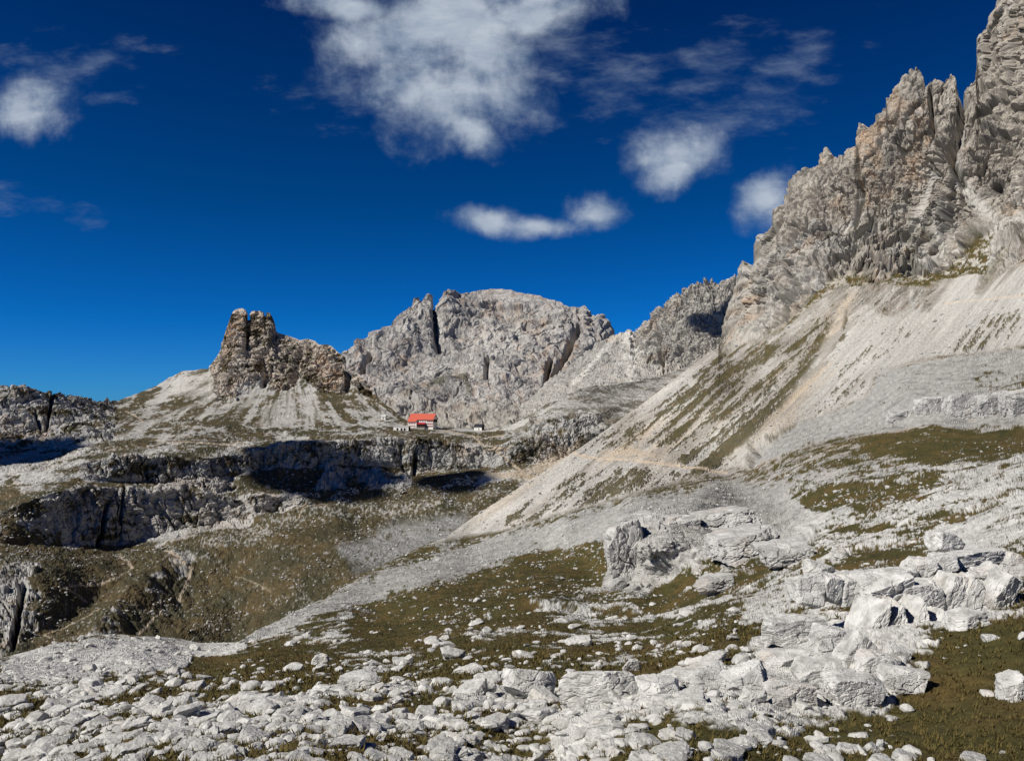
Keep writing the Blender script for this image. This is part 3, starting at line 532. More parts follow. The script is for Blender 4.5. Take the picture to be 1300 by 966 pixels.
# ================================================================== buildings
def part(name, verts, faces, mat, parent=None):
    me = bpy.data.meshes.new(name); me.from_pydata(verts, [], faces); me.materials.append(mat); me.update()
    o = bpy.data.objects.new(name, me); C.objects.link(o)
    if parent: o.parent = parent
    return o
def boxes(name, bl, mat, parent=None):
    V_, F_ = [], []
    for x0, x1, y0, y1, z0, z1 in bl:
        k = len(V_); V_ += [(x0,y0,z0),(x1,y0,z0),(x1,y1,z0),(x0,y1,z0),(x0,y0,z1),(x1,y0,z1),(x1,y1,z1),(x0,y1,z1)]
        F_ += [tuple(k+i for i in f) for f in ((0,3,2,1),(4,5,6,7),(0,1,5,4),(1,2,6,5),(2,3,7,6),(3,0,4,7))]
    return part(name, V_, F_, mat, parent)
def prism(name, prof, x0, x1, mat, parent=None):
    """profile of (y, z) points run along x"""
    n = len(prof); V_ = [(x0, y, z) for y, z in prof] + [(x1, y, z) for y, z in prof]
    F_ = [tuple(range(n-1, -1, -1)), tuple(range(n, 2*n))] + [(i, (i+1) % n, n+(i+1) % n, n+i) for i in range(n)]
    return part(name, V_, F_, mat, parent)
def thing(name, label, cat, loc, rz=0, group=None):
    o = bpy.data.objects.new(name, None); C.objects.link(o); o.location = loc; o.rotation_euler = (0,0,deg(rz)); o['label'] = label; o['category'] = cat
    if group: o['group'] = group
    return o
def ground_b(u, v):
    gu, gt, gp, gv = GROUND_B; i = int(np.argmin(abs(gu-u))); j = int(np.argmin(abs(gv[:, i]-v))); return gp[j, i]
m_wall = plain_mat('white_plaster', (.80,.77,.70), .05, .8); m_red = plain_mat('red_metal_roof', (.52,.11,.07), .12, .6, .6); m_dk = plain_mat('dark_timber_and_shade', (.035,.028,.022), .3, 2.)  # the dark colour serves timber doors and the painted-in shade on buildings
m_win = plain_mat('window_glass', (.03,.035,.04), .2, 1., .2); m_shut = plain_mat('red_shutter', (.42,.04,.03), .15, 2.); m_stone = plain_mat('masonry', (.30,.28,.25), .25, 1.5); m_grey = plain_mat('grey_sheet_roof', (.5,.5,.48), .1, 1.)
m_awn = plain_mat('crimson_canopy', (.36,.02,.03), .12, 2.); m_slate = plain_mat('dark_roof', (.03,.03,.035), .2, 2.)
def window(par, x, z, y=-.0, w=1.0, h=1.3, shut=True):
    f = boxes('window', [(x-w/2-.12, x+w/2+.12, y-.10, y-.005, z-.12, z), (x-w/2-.12, x+w/2+.12, y-.10, y-.005, z+h, z+h+.12), (x-w/2-.12, x-w/2, y-.10, y-.005, z, z+h), (x+w/2, x+w/2+.12, y-.10, y-.005, z, z+h)], m_wall, par)
    boxes('pane', [(x-w/2, x+w/2, y-.05, y-.004, z, z+h)], m_win, f)
    if shut:
        for sx in (-1, 1): boxes('shutter', [(x+sx*(w/2+.42)-.28, x+sx*(w/2+.42)+.28, y-.14, y-.004, z-.05, z+h+.05)], m_shut, f)
q = Vector(unproj(519.5, 542.5, 900.))
h = thing('mountain_hut', 'large white alpine hut with a bright red roof and dark red terrace canopy', 'building', q, -17)
Wd, Dp = 29.0, 13.0
prism('wall', [(0,-3),(Dp,-3),(Dp,9.2),(Dp/2,15.0),(0,9.2)], 10.0, Wd, m_wall, h)
prism('wing_wall', [(-2.6,-3),(Dp,-3),(Dp,9.2),(Dp/2,15.0),(-2.6,6.9)], 0, 9.997, m_wall, h)
rf = prism('roof', [(-.9,8.9),(-.9,8.55),(Dp/2,15.15),(Dp+.9,8.55),(Dp+.9,8.9),(Dp/2,15.55)], 10.0, Wd+.8, m_red, h)
prism('wing_roof', [(-3.4,6.65),(-3.4,6.3),(Dp/2,15.15),(Dp+.9,8.55),(Dp+.9,8.9),(Dp/2,15.553)], -.8, 9.998, m_red, h)
boxes('chimney', [(17,18.2,Dp/2-.6,Dp/2+.6,14.4,17.0),(16.85,18.35,Dp/2-.75,Dp/2+.75,17.0,17.3)], m_stone, rf)
boxes('chimney', [(6,7.0,Dp/2-.5,Dp/2+.5,14.4,16.7),(5.85,7.15,Dp/2-.65,Dp/2+.65,16.7,17.0)], m_stone, rf)
prism('terrace_canopy', [(-3.6,3.9),(-3.6,3.7),(-.002,5.4),(-.002,5.65)], 10.2, 20.4, m_awn, h)
boxes('canopy_shade', [(10.3,20.2,-2.6,-.02,.2,3.4)], m_dk, h)  # dark block stands in for the shade under the canopy
boxes('terrace', [(-1.5,21.5,-6.5,-3.7,-2.2,0.0),(10.1,21.5,-3.7,-.01,-2.2,.15)], m_stone, h)
boxes('gable_shade', [(Wd+.01,Wd+.25,1.2,Dp-1.2,6.0,9.1)], m_dk, h)  # dark sheet paints in the shade of the gable turned from the sun
for x in (1.7, 4.6, 7.6):
    window(h, x, 1.0, -2.6); window(h, x, 4.0, -2.6)
for x in (11.6, 14.2, 16.8, 19.4): window(h, x, 6.3, 0, 1.0, 1.4, False)
for x in (22.6, 25.2, 27.6):
    window(h, x, .8); window(h, x, 3.6); window(h, x, 6.4)
dr = boxes('door', [(20.7,21.7,-.12,-.004,.15,2.4)], m_shut, h); boxes('handle', [(21.5,21.6,-.2,-.12,1.2,1.3)], m_dk, dr)
q = Vector(unproj(499.5, 546.5, 868.))
a = thing('storage_annex', 'long low white outbuilding with flat roof, just left of the red roofed hut', 'building', q, -10)
boxes('wall', [(0,17,0,6,-2.5,4.0)], m_wall, a); boxes('roof', [(-.3,17.3,-.3,6.3,4.002,4.35)], m_grey, a); boxes('end_shade', [(17.004,17.3,0,6,-2.5,4.0)], m_dk, a)  # right end coloured dark for the shade on its unlit side
for x in (3.4, 8.0, 11.5): boxes('opening', [(x,x+2.3,-.06,-.003,.1,2.3),(x+.3,x+2.0,-.06,-.003,2.302,2.9)], m_win, a)
window(a, 15, 1.3, 0, .9, 1.1, False)
q = Vector(unproj(602, 545.8, 905.))
b = thing('shed', 'small white shed with a black pitched roof standing alone right of the hut', 'building', q, -24)
boxes('wall', [(0,9.5,0,6,-2.5,3.6)], m_wall, b); prism('roof', [(-.8,3.5),(3,6.4),(6.8,3.5),(6.8,3.8),(3,6.8),(-.8,3.8)], -.5, 10.2, m_slate, b)
prism('gable', [(0.05,3.602),(5.95,3.602),(3,6.0)], 9.3, 9.5, m_dk, b); boxes('side_shade', [(9.503,9.7,0,6,-2.5,3.5)], m_dk, b)  # dark gable and side sheet carry the shade of the unlit right side
window(b, 2.4, 1.3, 0, .8, 1.0, False); boxes('door', [(5.4,6.5,-.07,-.004,0,2.2)], m_dk, b)
q = Vector(ground_b(484, 532.5))
c = thing('chapel', 'tiny white chapel with a small bell turret on the slope left of the hut', 'building', q, -12)
prism('wall', [(0,-2),(5,-2),(5,2.6),(2.5,4.4),(0,2.6)], 0, 5.0, m_wall, c); prism('roof', [(-.4,2.4),(2.5,4.55),(5.4,2.4),(5.4,2.65),(2.5,4.8),(-.4,2.65)], -.3, 5.3, m_grey, c)
t_ = boxes('bell_turret', [(3.3,4.5,1.9,3.1,4.3,6.4)], m_wall, c); prism('turret_roof', [(1.7,6.4),(2.5,7.4),(3.3,6.4)], 3.1, 4.7, m_slate, t_); boxes('door', [(1.9,3.0,-.07,-.004,0,1.9)], m_dk, c)
# ================================================================== boulders and outcrop blocks
import bmesh
def rock_mat(name, a, b, tint, sc):
    m, nt, bs = new_mat(name); L = nt.links.new
    tc = N(nt, 'ShaderNodeTexCoord'); oi = N(nt, 'ShaderNodeObjectInfo')
    ad = N(nt, 'ShaderNodeVectorMath', operation='ADD'); L(tc.outputs['Object'], ad.inputs[0]); L(oi.outputs['Location'], ad.inputs[1])
    n1 = N(nt, 'ShaderNodeTexNoise', i_Scale=sc, i_Detail=10, i_Roughness=.68); L(ad.outputs[0], n1.inputs['Vector'])
    n2 = N(nt, 'ShaderNodeTexNoise', i_Scale=sc*.35, i_Detail=6, i_Roughness=.6); L(ad.outputs[0], n2.inputs['Vector'])
    r1 = N(nt, 'ShaderNodeValToRGB'); r1.color_ramp.elements[0].position = .36; r1.color_ramp.elements[0].color = (*b, 1); r1.color_ramp.elements[1].position = .60; r1.color_ramp.elements[1].color = (*a, 1); L(n1.outputs['Fac'], r1.inputs[0])
    mr = N(nt, 'ShaderNodeMapRange'); L(n2.outputs['Fac'], mr.inputs['Value']); mr.inputs['From Min'].default_value = .55; mr.inputs['From Max'].default_value = .72; mr.inputs['To Max'].default_value = .45
    mx = N(nt, 'ShaderNodeMix', data_type='RGBA'); L(mr.outputs[0], mx.inputs['Factor']); L(r1.outputs[0], mx.inputs['A']); mx.inputs['B'].default_value = (*tint, 1)
    L(mx.outputs['Result'], bs.inputs['Base Color'])
    bp = N(nt, 'ShaderNodeBump', i_Strength=.9, i_Distance=.10); L(n1.outputs['Fac'], bp.inputs['Height']); L(bp.outputs[0], bs.inputs['Normal'])
    return m
m_rock = rock_mat('pale_limestone', (.60,.59,.56), (.36,.355,.33), (.50,.43,.35), 2.2)
m_block = rock_mat('fractured_limestone', (.62,.61,.58), (.33,.325,.305), (.50,.41,.32), 1.6)
_ico = {}
def ico(n):
    if n not in _ico:
        bm = bmesh.new(); bmesh.ops.create_icosphere(bm, subdivisions=n, radius=1.)
        _ico[n] = (np.array([v.co[:] for v in bm.verts]), np.array([[v.index for v in f.verts] for f in bm.faces])); bm.free()
    v, f = _ico[n]; return v.copy(), f
def rock_pts(n, rs, boxy=0., cuts=12, rough=.05, dim=(1,1,.7)):
    """angular rock: a ball cut by flat planes (a box and bevel planes when boxy), then roughened and cracked"""
    d, f = ico(n)
    nn = rs.normal(size=(cuts, 3)); nn /= np.linalg.norm(nn, axis=1)[:, None]; k = rs.uniform(.50, .95, cuts)
    if boxy:
        b = np.array([[1,0,0],[-1,0,0],[0,1,0],[0,-1,0],[0,0,1],[0,0,-1]], float) + rs.normal(size=(6,3))*.13; b /= np.linalg.norm(b, axis=1)[:, None]
        nn = np.concatenate([b, nn]); k = np.concatenate([rs.uniform(.80, .98, 6), rs.uniform(.95, 1.25, cuts)])
    dt = d @ nn.T; r = np.where(dt > 1e-3, k/np.maximum(dt, 1e-3), 9).min(1); r = np.minimum(r, 1.45 if boxy else 1.15)
    v = d*r[:, None]; o = rs.rand(3)*50
    if n >= 3:
        q = v + o
        h = 1.2*slabs(q[:,0]*1.9, q[:,1]*1.9, q[:,2]*1.9, 5) + .55*slabs(q[:,0]*4.6, q[:,1]*4.6, q[:,2]*4.6, 6) + .5*fbm(q[:,0]*2, q[:,1]*2, q[:,2]*2, 6, 3, .62)
        h = h - 1.3*(1-sst(0, .05, np.abs(perlin(q[:,0]*1.1, q[:,1]*1.1, q[:,2]*1.1, 31)))) - .5*(1-sst(0, .06, np.abs(perlin(q[:,0]*2.7, q[:,1]*2.7, q[:,2]*2.7, 33))))
        v = v + d*(rough*h)[:, None]
    return v*np.array(dim), f
def mesh_of(name, v, f, mat):
    me = bpy.data.meshes.new(name); me.from_pydata([], [], []) if False else None
    me.vertices.add(len(v)); me.vertices.foreach_set('co', v.astype(np.float32).reshape(-1))
    n = len(f); me.loops.add(n*3); me.polygons.add(n); me.loops.foreach_set('vertex_index', f.astype(np.int32).reshape(-1)); me.polygons.foreach_set('loop_start', np.arange(0, n*3, 3, dtype=np.int32))
    me.update(calc_edges=True); me.polygons.foreach_set('use_smooth', np.zeros(n, bool)); me.materials.append(mat); return me
def rotz(a):
    c, s = math.cos(a), math.sin(a); return np.array([[c,-s,0],[s,c,0],[0,0,1]])
def roty(a):
    c, s = math.cos(a), math.sin(a); return np.array([[c,0,s],[0,1,0],[-s,0,c]])
def block(label, u, v, wpx, hpx, Y, tilt=0., yaw=0., dep=.8, seed=0, boxy=5, name='rock_block', cat='rock', lean=0., n=5, mat=None, group=None, rough=.075):
    """a block seen w x h pixels large at distance Y, in metres; tilt turns it in its own plane"""
    sink = .22 if Y < 0 else 0.
    if Y < 0: Y = float(depthA(np.array(float(u)), np.array(v + hpx*.36)))*.985
    rs = np.random.RandomState(seed); w_, h_ = wpx*Y/F/2*1.06, hpx*Y/F/2*1.08; d_ = dep*max(w_, h_)
    vv, ff = rock_pts(6 if wpx*hpx > 1500 else 5, rs, boxy+2 if boxy else 0, 15, rough*.75); vv = vv/np.array([1,1,.7])*np.array([w_, d_, h_])*.98
    vv = vv @ roty(-deg(tilt)).T @ rotz(deg(yaw)).T
    o = bpy.data.objects.new(name, mesh_of(name, vv, ff, mat or m_block)); C.objects.link(o)
    p = unproj(u, v, Y); o.location = (p[0], p[1]+d_*.55, p[2]-sink*h_); o['label'] = label; o['category'] = cat
    if group: o['group'] = group
    return o
BL = [
 ('left piece of the long slab capping the outcrop at the right', 1173,722, 38,24, 36, 9, 0, .9),
 ('short middle piece of the long slab capping the right outcrop', 1202,716, 34,24, 36.4, 4, 0, .9),
 ('longest piece of the capping slab, reaching right over a black gap', 1242,712, 76,24, 36.8, 7, 0, .6),
 ('large smooth flat topped slab left of the capping slab, dark gap below', 1127,752, 78,44, 34.5, 11, 0, .8),
 ('small wedge jammed between the big smooth slab and the capping slab', 1152,735, 28,26, 35.6, 0, 12, .9),
 ('pale block with a cracked face at the left end of the slab row', 1028,752, 40,38, 35, -4, 10, 1.),
 ('narrow upright block second from the left end of the slab row', 1058,748, 26,36, 35, -6, 0, 1.),
 ('squarish block touching the big smooth slab on its left', 1082,752, 32,38, 35, -5, 0, 1.),
 ('rounded lump under the left end of the capping slab', 1174,760, 54,44, 34.2, 12, 0, .9),
 ('tall tan stained block leaning left beneath the capping slab', 1212,758, 34,62, 34.5, -24, 0, .9),
 ('ochre stained block beside the black gap under the slab', 1236,765, 34,60, 34.2, -22, 8, .9),
 ('tall pale column at the right end of the outcrop', 1268,758, 38,72, 34, -20, 0, .9),
 ('low pale block capping the right end column', 1262,732, 40,18, 34.6, 0, 0, .9),
 ('low angular block at the foot of the outcrop by the grass', 1232,790, 50,28, -1, 8, 0, .9),
 ('slanting rib of rock, left of three below the big smooth slab', 1106,798, 20,72, 32.5, -30, 0, .9),
 ('slanting rib of rock, middle of three below the big smooth slab', 1130,796, 24,76, 32.6, -32, 0, .9),
 ('slanting rib of rock, right of three below the big smooth slab', 1158,797, 22,70, 32.7, -34, 0, .9),
 ('long slanting slab ending in the grass below the outcrop', 1185,800, 22,58, 32.8, -46, 0, .9),
 ('white ribbed block left of the outcrop above a small grass patch', 1012,803, 78,38, 34, -4, 0, .7),
 ('broken grey mass at the lower left foot of the outcrop', 1066,822, 66,54, -1, -14, 0, .8),
 ('pale rubbly block at the bottom of the outcrop', 1120,848, 54,40, -1, -8, 0, .8),
 ('rough pale block low down left of the grass corner', 1040,856, 62,42, -1, 6, 0, .8),
 ('blocky white boulder on the slope just above the capping slab', 1204,690, 40,28, 50, -8, 20, .9),
 ('small bright boulder off the right end of the capping slab', 1289,711, 24,20, 46, 0, 0, .9),
 ('jumbled mid grey block in the lower left part of the outcrop', 1092,830, 46,50, -1, -30, 0, .8),
 ('flat broken slab near the bottom between outcrop and grass corner', 1150,862, 56,28, -1, -6, 0, .8),
 ('large cracked block low in the photo left of the grass corner', 1084,878, 72,44, -1, -12, 0, .8),
 ('long pale ledge at the lower left of the outcrop', 1005,842, 66,30, -1, 6, 0, .8),
 ('low wide block at the bottom, left of the cracked one', 1008,886, 76,40, -1, -4, 0, .8),
 ('leaning fragment wedged above the ledge at the foot of the ribs', 1142,832, 34,28, -1, -24, 0, .8),
 ('small white block in the grass right of the outcrop foot', 1262,812, 20,13, -1, 0, 0, .9),
 ('pale boulder cut by the bottom right corner of the grass', 1291,872, 36,34, -1, 10, 0, .9),
]
for i, b_ in enumerate(BL): block(*b_, seed=100+i, group='blocks of the outcrop at the right')
m_butt = rock_mat('grey_limestone', (.50,.49,.465), (.27,.265,.25), (.46,.38,.30), .35)
for i, (l, *b_) in enumerate([('tall grey left face of the buttress beside the dark meadow', 798,706, 54,84, 156, 12, 0, .9), ('right half of the buttress just past its dark crack', 838,708, 44,80, 157, 14, 4, 1.),
    ('lower right shoulder of the buttress above the grass strip', 872,716, 50,50, 153, 16, 0, 1.), ('rounded top of the buttress on its left side', 818,672, 60,34, 168, 8, 0, 1.2), ('rounded top of the buttress towards the right slope', 858,680, 66,38, 166, 6, 0, 1.2), ('last low piece of the buttress running into the right slope', 905,716, 52,36, 146, 8, 0, 1.), ('small knob at the foot of the buttress', 784,744, 24,16, 148, 20, 0, .9),
    ('low grey slab on the slope right of the buttress, upper one', 925,662, 74,26, -1, 10, 0, 1.3), ('long low slab of bedrock on the slope right of the buttress', 950,692, 92,34, -1, 12, 0, 1.2), ('broken ledge at the right end of the low bedrock slabs', 1002,704, 60,28, -1, 8, 0, 1.2), ('low slab of bedrock just below the long one', 915,742, 50,20, -1, 6, 0, 1.2)]):
    block(l, *b_, seed=300+i, name='buttress', cat='rock buttress', boxy=2, group='pieces of the grey buttress', mat=m_butt, rough=.10)
for i, (l, *b_) in enumerate([('leftmost low piece of the grey cliff band above the green meadow', 1150,532, 44,26, 292, 4, 0, .6), ('second piece from the left of the grey cliff band', 1186,524, 42,36, 284, 4, 0, .6), ('middle piece of the grey cliff band above the meadow', 1224,521, 44,42, 272, 2, 0, .6), ('fourth piece of the pale cliff band', 1262,519, 44,42, 262, 4, 0, .6), ('right end piece of the pale cliff band at the photo edge', 1300,516, 48,40, 250, 6, 0, .6)]):
    block(l, *b_, seed=320+i, name='cliff_band', cat='cliff', boxy=2, mat=m_butt, rough=.10, group='pieces of the cliff band above the meadow')
BB = [('broad white boulder with a dark split at the bottom centre', 772,872, 118,56, -1, 3, 0, .8), ('low white boulder right of the broad split one at bottom centre', 838,876, 56,30, -1, -4, 0, .9),
 ('big rounded boulder at the bottom right of centre', 958,868, 68,52, -1, 4, 0, .9), ('grey creased boulder between two white ones near the bottom', 892,860, 78,36, -1, 6, 0, .9),
 ('upright white stone above the broad split boulder', 803,843, 24,24, -1, 0, 0, .9), ('bright pointed rock left of centre near the bottom', 664,866, 78,50, -1, -12, 0, .8),
 ('low pale slab at the bottom left of centre', 450,868, 50,22, -1, 3, 0, .9), ('pale boulder in the brown grass left of centre', 404,838, 24,16, -1, 0, 0, .9),
 ('white boulder in the lower right slope above the ribbed block', 1042,722, 42,26, -1, 5, 0, .9), ('pale knob of rock above the left slab row', 1068,700, 22,18, -1, 0, 0, .9)]
for i, b_ in enumerate(BB): block(*b_, seed=200+i, boxy=0 if i not in (1, 6) else 3, name='boulder', cat='boulder', rough=.075)
# scattered boulders: the 300 that show largest are things, the rest one mass of stones
rs = np.random.RandomState(5)
shapes = [mesh_of('boulder', *rock_pts(4, rs, 0 if k % 2 else 6, 14, .06, (1, rs.uniform(.5,.95), rs.uniform(.30,.62))), m_rock) for k in range(20)]
small = [rock_pts(2, rs, 0, 11, 0, (1, rs.uniform(.5,1.0), rs.uniform(.35,.65))) for k in range(24)]
dn = fbm(PGA[...,0]/14, PGA[...,1]/20, PGA[...,2]/14, 3, 400)
cell = ROCKM*sst(-.25, .35, dn + .25 - .18*meadow_A)*(VGA > 585)*(UGA > -120)*(UGA < 1420)
pr_ = cell.reshape(-1)*np.repeat(1., cell.size); pr_ = pr_*(.35 + 1.2*sst(640, 800, VGA.reshape(-1)))
pr_ /= pr_.sum(); idx = rs.choice(pr_.size, 4300, False, pr_); idx = idx[:]
sz = np.exp(rs.normal(math.log(.15), .8, 4300)); sz = np.clip(sz, .05, 1.3)
PP = PGA.reshape(-1, 3)[idx]; vis = np.maximum(PP[:,1], 5.); px = np.minimum(sz, vis*.022*rs.uniform(.5, 1, 4300)); sz = np.maximum(px, 1.0*vis/F); px = 2*sz/vis*F
uu = UGA.reshape(-1)[idx]; v_ = VGA.reshape(-1)[idx]; gg = GRASSM.reshape(-1)[idx]
order = np.argsort(-px); order = [i for i in order]
keep = [i for i in order if not (990 < uu[i] < 1300 and 695 < v_[i] < 850 and px[i] > 9)]
n_ = 0; VV, FF, off = [], [], 0
for i in keep:
    k = rs.randint(20); a_ = rs.uniform(-.7, .7) + (3.14 if rs.rand() < .5 else 0) + (1.57 if rs.rand() < .2 else 0)
    if n_ < 265:
        o = bpy.data.objects.new('boulder', shapes[k]); C.objects.link(o); o.location = PP[i] + np.array([0,0,sz[i]*.12]); o.rotation_euler = (rs.uniform(-.3,.3), rs.uniform(-.3,.3), a_); o.scale = (sz[i],)*3
        side = 'left' if uu[i] < 430 else ('middle' if uu[i] < 860 else 'right')
        if v_[i] > 878: l = 'pale limestone boulder lying close to the viewer, lower %s of the slope' % side
        elif gg[i] > .5: l = 'pale limestone boulder half sunk in brown grass, %s of the near slope' % side
        else: l = 'pale limestone boulder on broken bedrock, %s of the near slope' % side
        o['label'] = l; o['category'] = 'boulder'; o['group'] = l.replace('boulder', 'boulders', 1); n_ += 1
    else:
        v, f = small[rs.randint(24)]; R3 = rotz(a_) @ roty(rs.uniform(-.4,.4)); v = (v*sz[i]) @ R3.T + PP[i] + np.array([0,0,sz[i]*.15]); VV.append(v); FF.append(f+off); off += len(v)
o = bpy.data.objects.new('stones', mesh_of('stones', np.concatenate(VV), np.concatenate(FF), m_rock)); C.objects.link(o); o['kind'] = 'stuff'; o['label'] = 'countless pale stones strewn over the near slope'; o['category'] = 'stones'
# small stones over the middle slopes and the far meadows
mid = (ROCKM*(VGA > 560)*(VGA < 790)*(UGA > -60)*(UGA < 1360)*sst(.0, .45, dn+.1 + .5*fbm(UGA/26, VGA/9, 0*UGA, 3, 402))).reshape(-1) + .25*(SCREEM*(VGA > 380)*(UGA < 1360)).reshape(-1); mid /= mid.sum()
m_rub = rock_mat('grey_rubble', (.52,.51,.48), (.34,.335,.315), (.44,.38,.31), 1.)
def scatter(name, label, P, prob, n, smin, smax, seed):
    rs = np.random.RandomState(seed); tiny = [rock_pts(1, rs, 0, 7, 0, (1, rs.uniform(.6,1), rs.uniform(.45,.8))) for k in range(16)]
    ii = rs.choice(len(prob), n, False, prob); VV, FF, off = [], [], 0
    for i in ii:
        v, f = tiny[rs.randint(16)]; sz_ = P[i,1]/F*smin*(smax/smin)**(rs.rand()**3.)
        VV.append((v*sz_) @ rotz(rs.uniform(0, 6.28)).T + P[i] + np.array([0,0,sz_*.3])); FF.append(f+off); off += len(v)
    o = bpy.data.objects.new(name, mesh_of(name, np.concatenate(VV), np.concatenate(FF), m_rub)); C.objects.link(o); o['kind'] = 'stuff'; o['label'] = label; o['category'] = 'stones'
scatter('rubble', 'fine pale rubble lying over the middle of the slope', PGA.reshape(-1,3), mid, 7500, .5, 3.4, 9)
gu, gt, gp, gv = GROUND_B
pb = (np.clip(MEADB, 0, 1)*sst(-.05, .4, RUBN)*((gu > -40) & (gu < 700))[None]*(gt < 8)[:, None]).reshape(-1); pb /= pb.sum()
scatter('rubble', 'fine pale rubble lying over the valley meadows', gp.reshape(-1,3), pb, 5000, .45, 2.6, 10)
# tufts of mountain grass close to the viewer
gm = (GRASSM*(ROCKM > .5)*(VGA > 740)*(UGA > -60)*(UGA < 1360)).reshape(-1); ar = (YA.reshape(-1)/25.)**.3
gp = gm*ar; gp /= gp.sum(); NT = 26000; gi = rs.choice(gp.size, NT, True, gp)
base = PGA.reshape(-1,3)[gi] + rs.normal(size=(NT,3))*np.array([.06,.10,.0]); NBL = 6
ang = rs.uniform(0, 6.28, (NT,NBL)); ln = rs.uniform(.06,.22,(NT,NBL))*np.clip(base[:,1:2]/25., .7, 1.6); wd = ln*.13
ro = rs.uniform(0,.07,(NT,NBL)); bx = base[:,None,:] + np.stack([np.cos(ang)*ro, np.sin(ang)*ro, 0*ro-.02], -1)
dirv = np.stack([np.cos(ang)*.6, np.sin(ang)*.6, 0*ang+.8], -1); sidev = np.stack([-np.sin(ang), np.cos(ang), 0*ang], -1)
tv = np.stack([bx - sidev*wd[...,None], bx + sidev*wd[...,None], bx + dirv*ln[...,None]], 2).reshape(-1, 3)
go = bpy.data.objects.new('grass', mesh_of('grass', tv, np.arange(len(tv)).reshape(-1,3), plain_mat('dry_grass', (.095,.074,.024), .6, 1.2))); C.objects.link(go); go['kind'] = 'stuff'; go['label'] = 'short brown green mountain grass between the near rocks'; go['category'] = 'grass'
#@@LIGHT
# ================================================================== sky, sun, camera
EL, AZL = 41., 62.                       # sun elevation; degrees to the left of straight behind the viewer
sd = Vector((-math.sin(deg(AZL))*math.cos(deg(EL)), -math.cos(deg(AZL))*math.cos(deg(EL)), math.sin(deg(EL))))
sl = bpy.data.lights.new('sun', 'SUN'); sl.energy = 4.6; sl.angle = deg(.53); sl.color = (1, .955, .88)
so = bpy.data.objects.new('sun', sl); C.objects.link(so); so.rotation_euler = sd.to_track_quat('Z', 'Y').to_euler(); so.location = (-200,-200,400)
# unseen clouds placed out of view, to cast cloud shadows on valley and grey peak
m_cl = plain_mat('cloud_white', (.85,.86,.88), .03, .01, 1.)
def cloud(target, dist, r, seed, label):
    rs = np.random.RandomState(seed); v, f = ico(5); nn = v.copy(); o = rs.rand(3)*40
    v = nn*(1 + .5*fbm(nn[:,0]*1.6+o[0], nn[:,1]*1.6+o[1], nn[:,2]*1.6+o[2], 5, seed, .55, 1))[:, None]
    v = v*np.array(r); v[:,2] = np.where(v[:,2] < 0, v[:,2]*.45, v[:,2])
    ob = bpy.data.objects.new('cloud', mesh_of('cloud', v, f, m_cl)); C.objects.link(ob); ob.location = Vector(target) + sd*dist
    ob.data.polygons.foreach_set('use_smooth', np.ones(len(f), bool)); ob['kind'] = 'structure'
cloud((-165,715,-70), 1300, (58,56,30), 3, '')
cloud((-60,700,-60), 1300, (34,30,20), 13, '')
cloud((-440,730,-60), 1300, (70,60,30), 4, '')
cloud((454,1800,205), 2600, (70,55,50), 7, '')
w = bpy.data.worlds.new('World'); bpy.context.scene.world = w; w.use_nodes = True; nt = w.node_tree; L = nt.links.new
bg = nt.nodes['Background']; bg.inputs['Strength'].default_value = .068
sky = N(nt, 'ShaderNodeTexSky', sky_type='NISHITA', sun_disc=False, altitude=2400., air_density=1., dust_density=.15, ozone_density=3.)
sky.sun_elevation = deg(EL); sky.sun_rotation = math.atan2(sd.x, sd.y)
tc = N(nt, 'ShaderNodeTexCoord'); sp = N(nt, 'ShaderNodeSeparateXYZ'); L(tc.outputs['Generated'], sp.inputs[0])
def M(op, a, b=None, c=None, clamp=False):
    n = N(nt, 'ShaderNodeMath', operation=op); n.use_clamp = clamp
    for i, x in enumerate((a, b, c)):
        if x is None: continue
        if isinstance(x, (int, float)): n.inputs[i].default_value = x
        else: L(x, n.inputs[i])
    return n.outputs[0]
# polarised, deep mountain sky: same hue, more saturated
hs = N(nt, 'ShaderNodeMix', data_type='RGBA', blend_type='MULTIPLY'); hs.inputs['Factor'].default_value = 1
elev = M('MAXIMUM', sp.outputs['Z'], 0.)
rampf = M('MULTIPLY', elev, 2.1, clamp=True)
cr = N(nt, 'ShaderNodeValToRGB'); L(rampf, cr.inputs[0])
e = cr.color_ramp.elements; e[0].position = 0; e[0].color = (.10,.50,1.18,1); e[1].position = 1; e[1].color = (.002,.16,.46,1)
for p, c_ in ((.2,(.015,.40,.98,1)),(.5,(.002,.29,.66,1))):
    x_ = e.new(p); x_.color = c_
L(sky.outputs[0], hs.inputs['A']); L(cr.outputs[0], hs.inputs['B'])
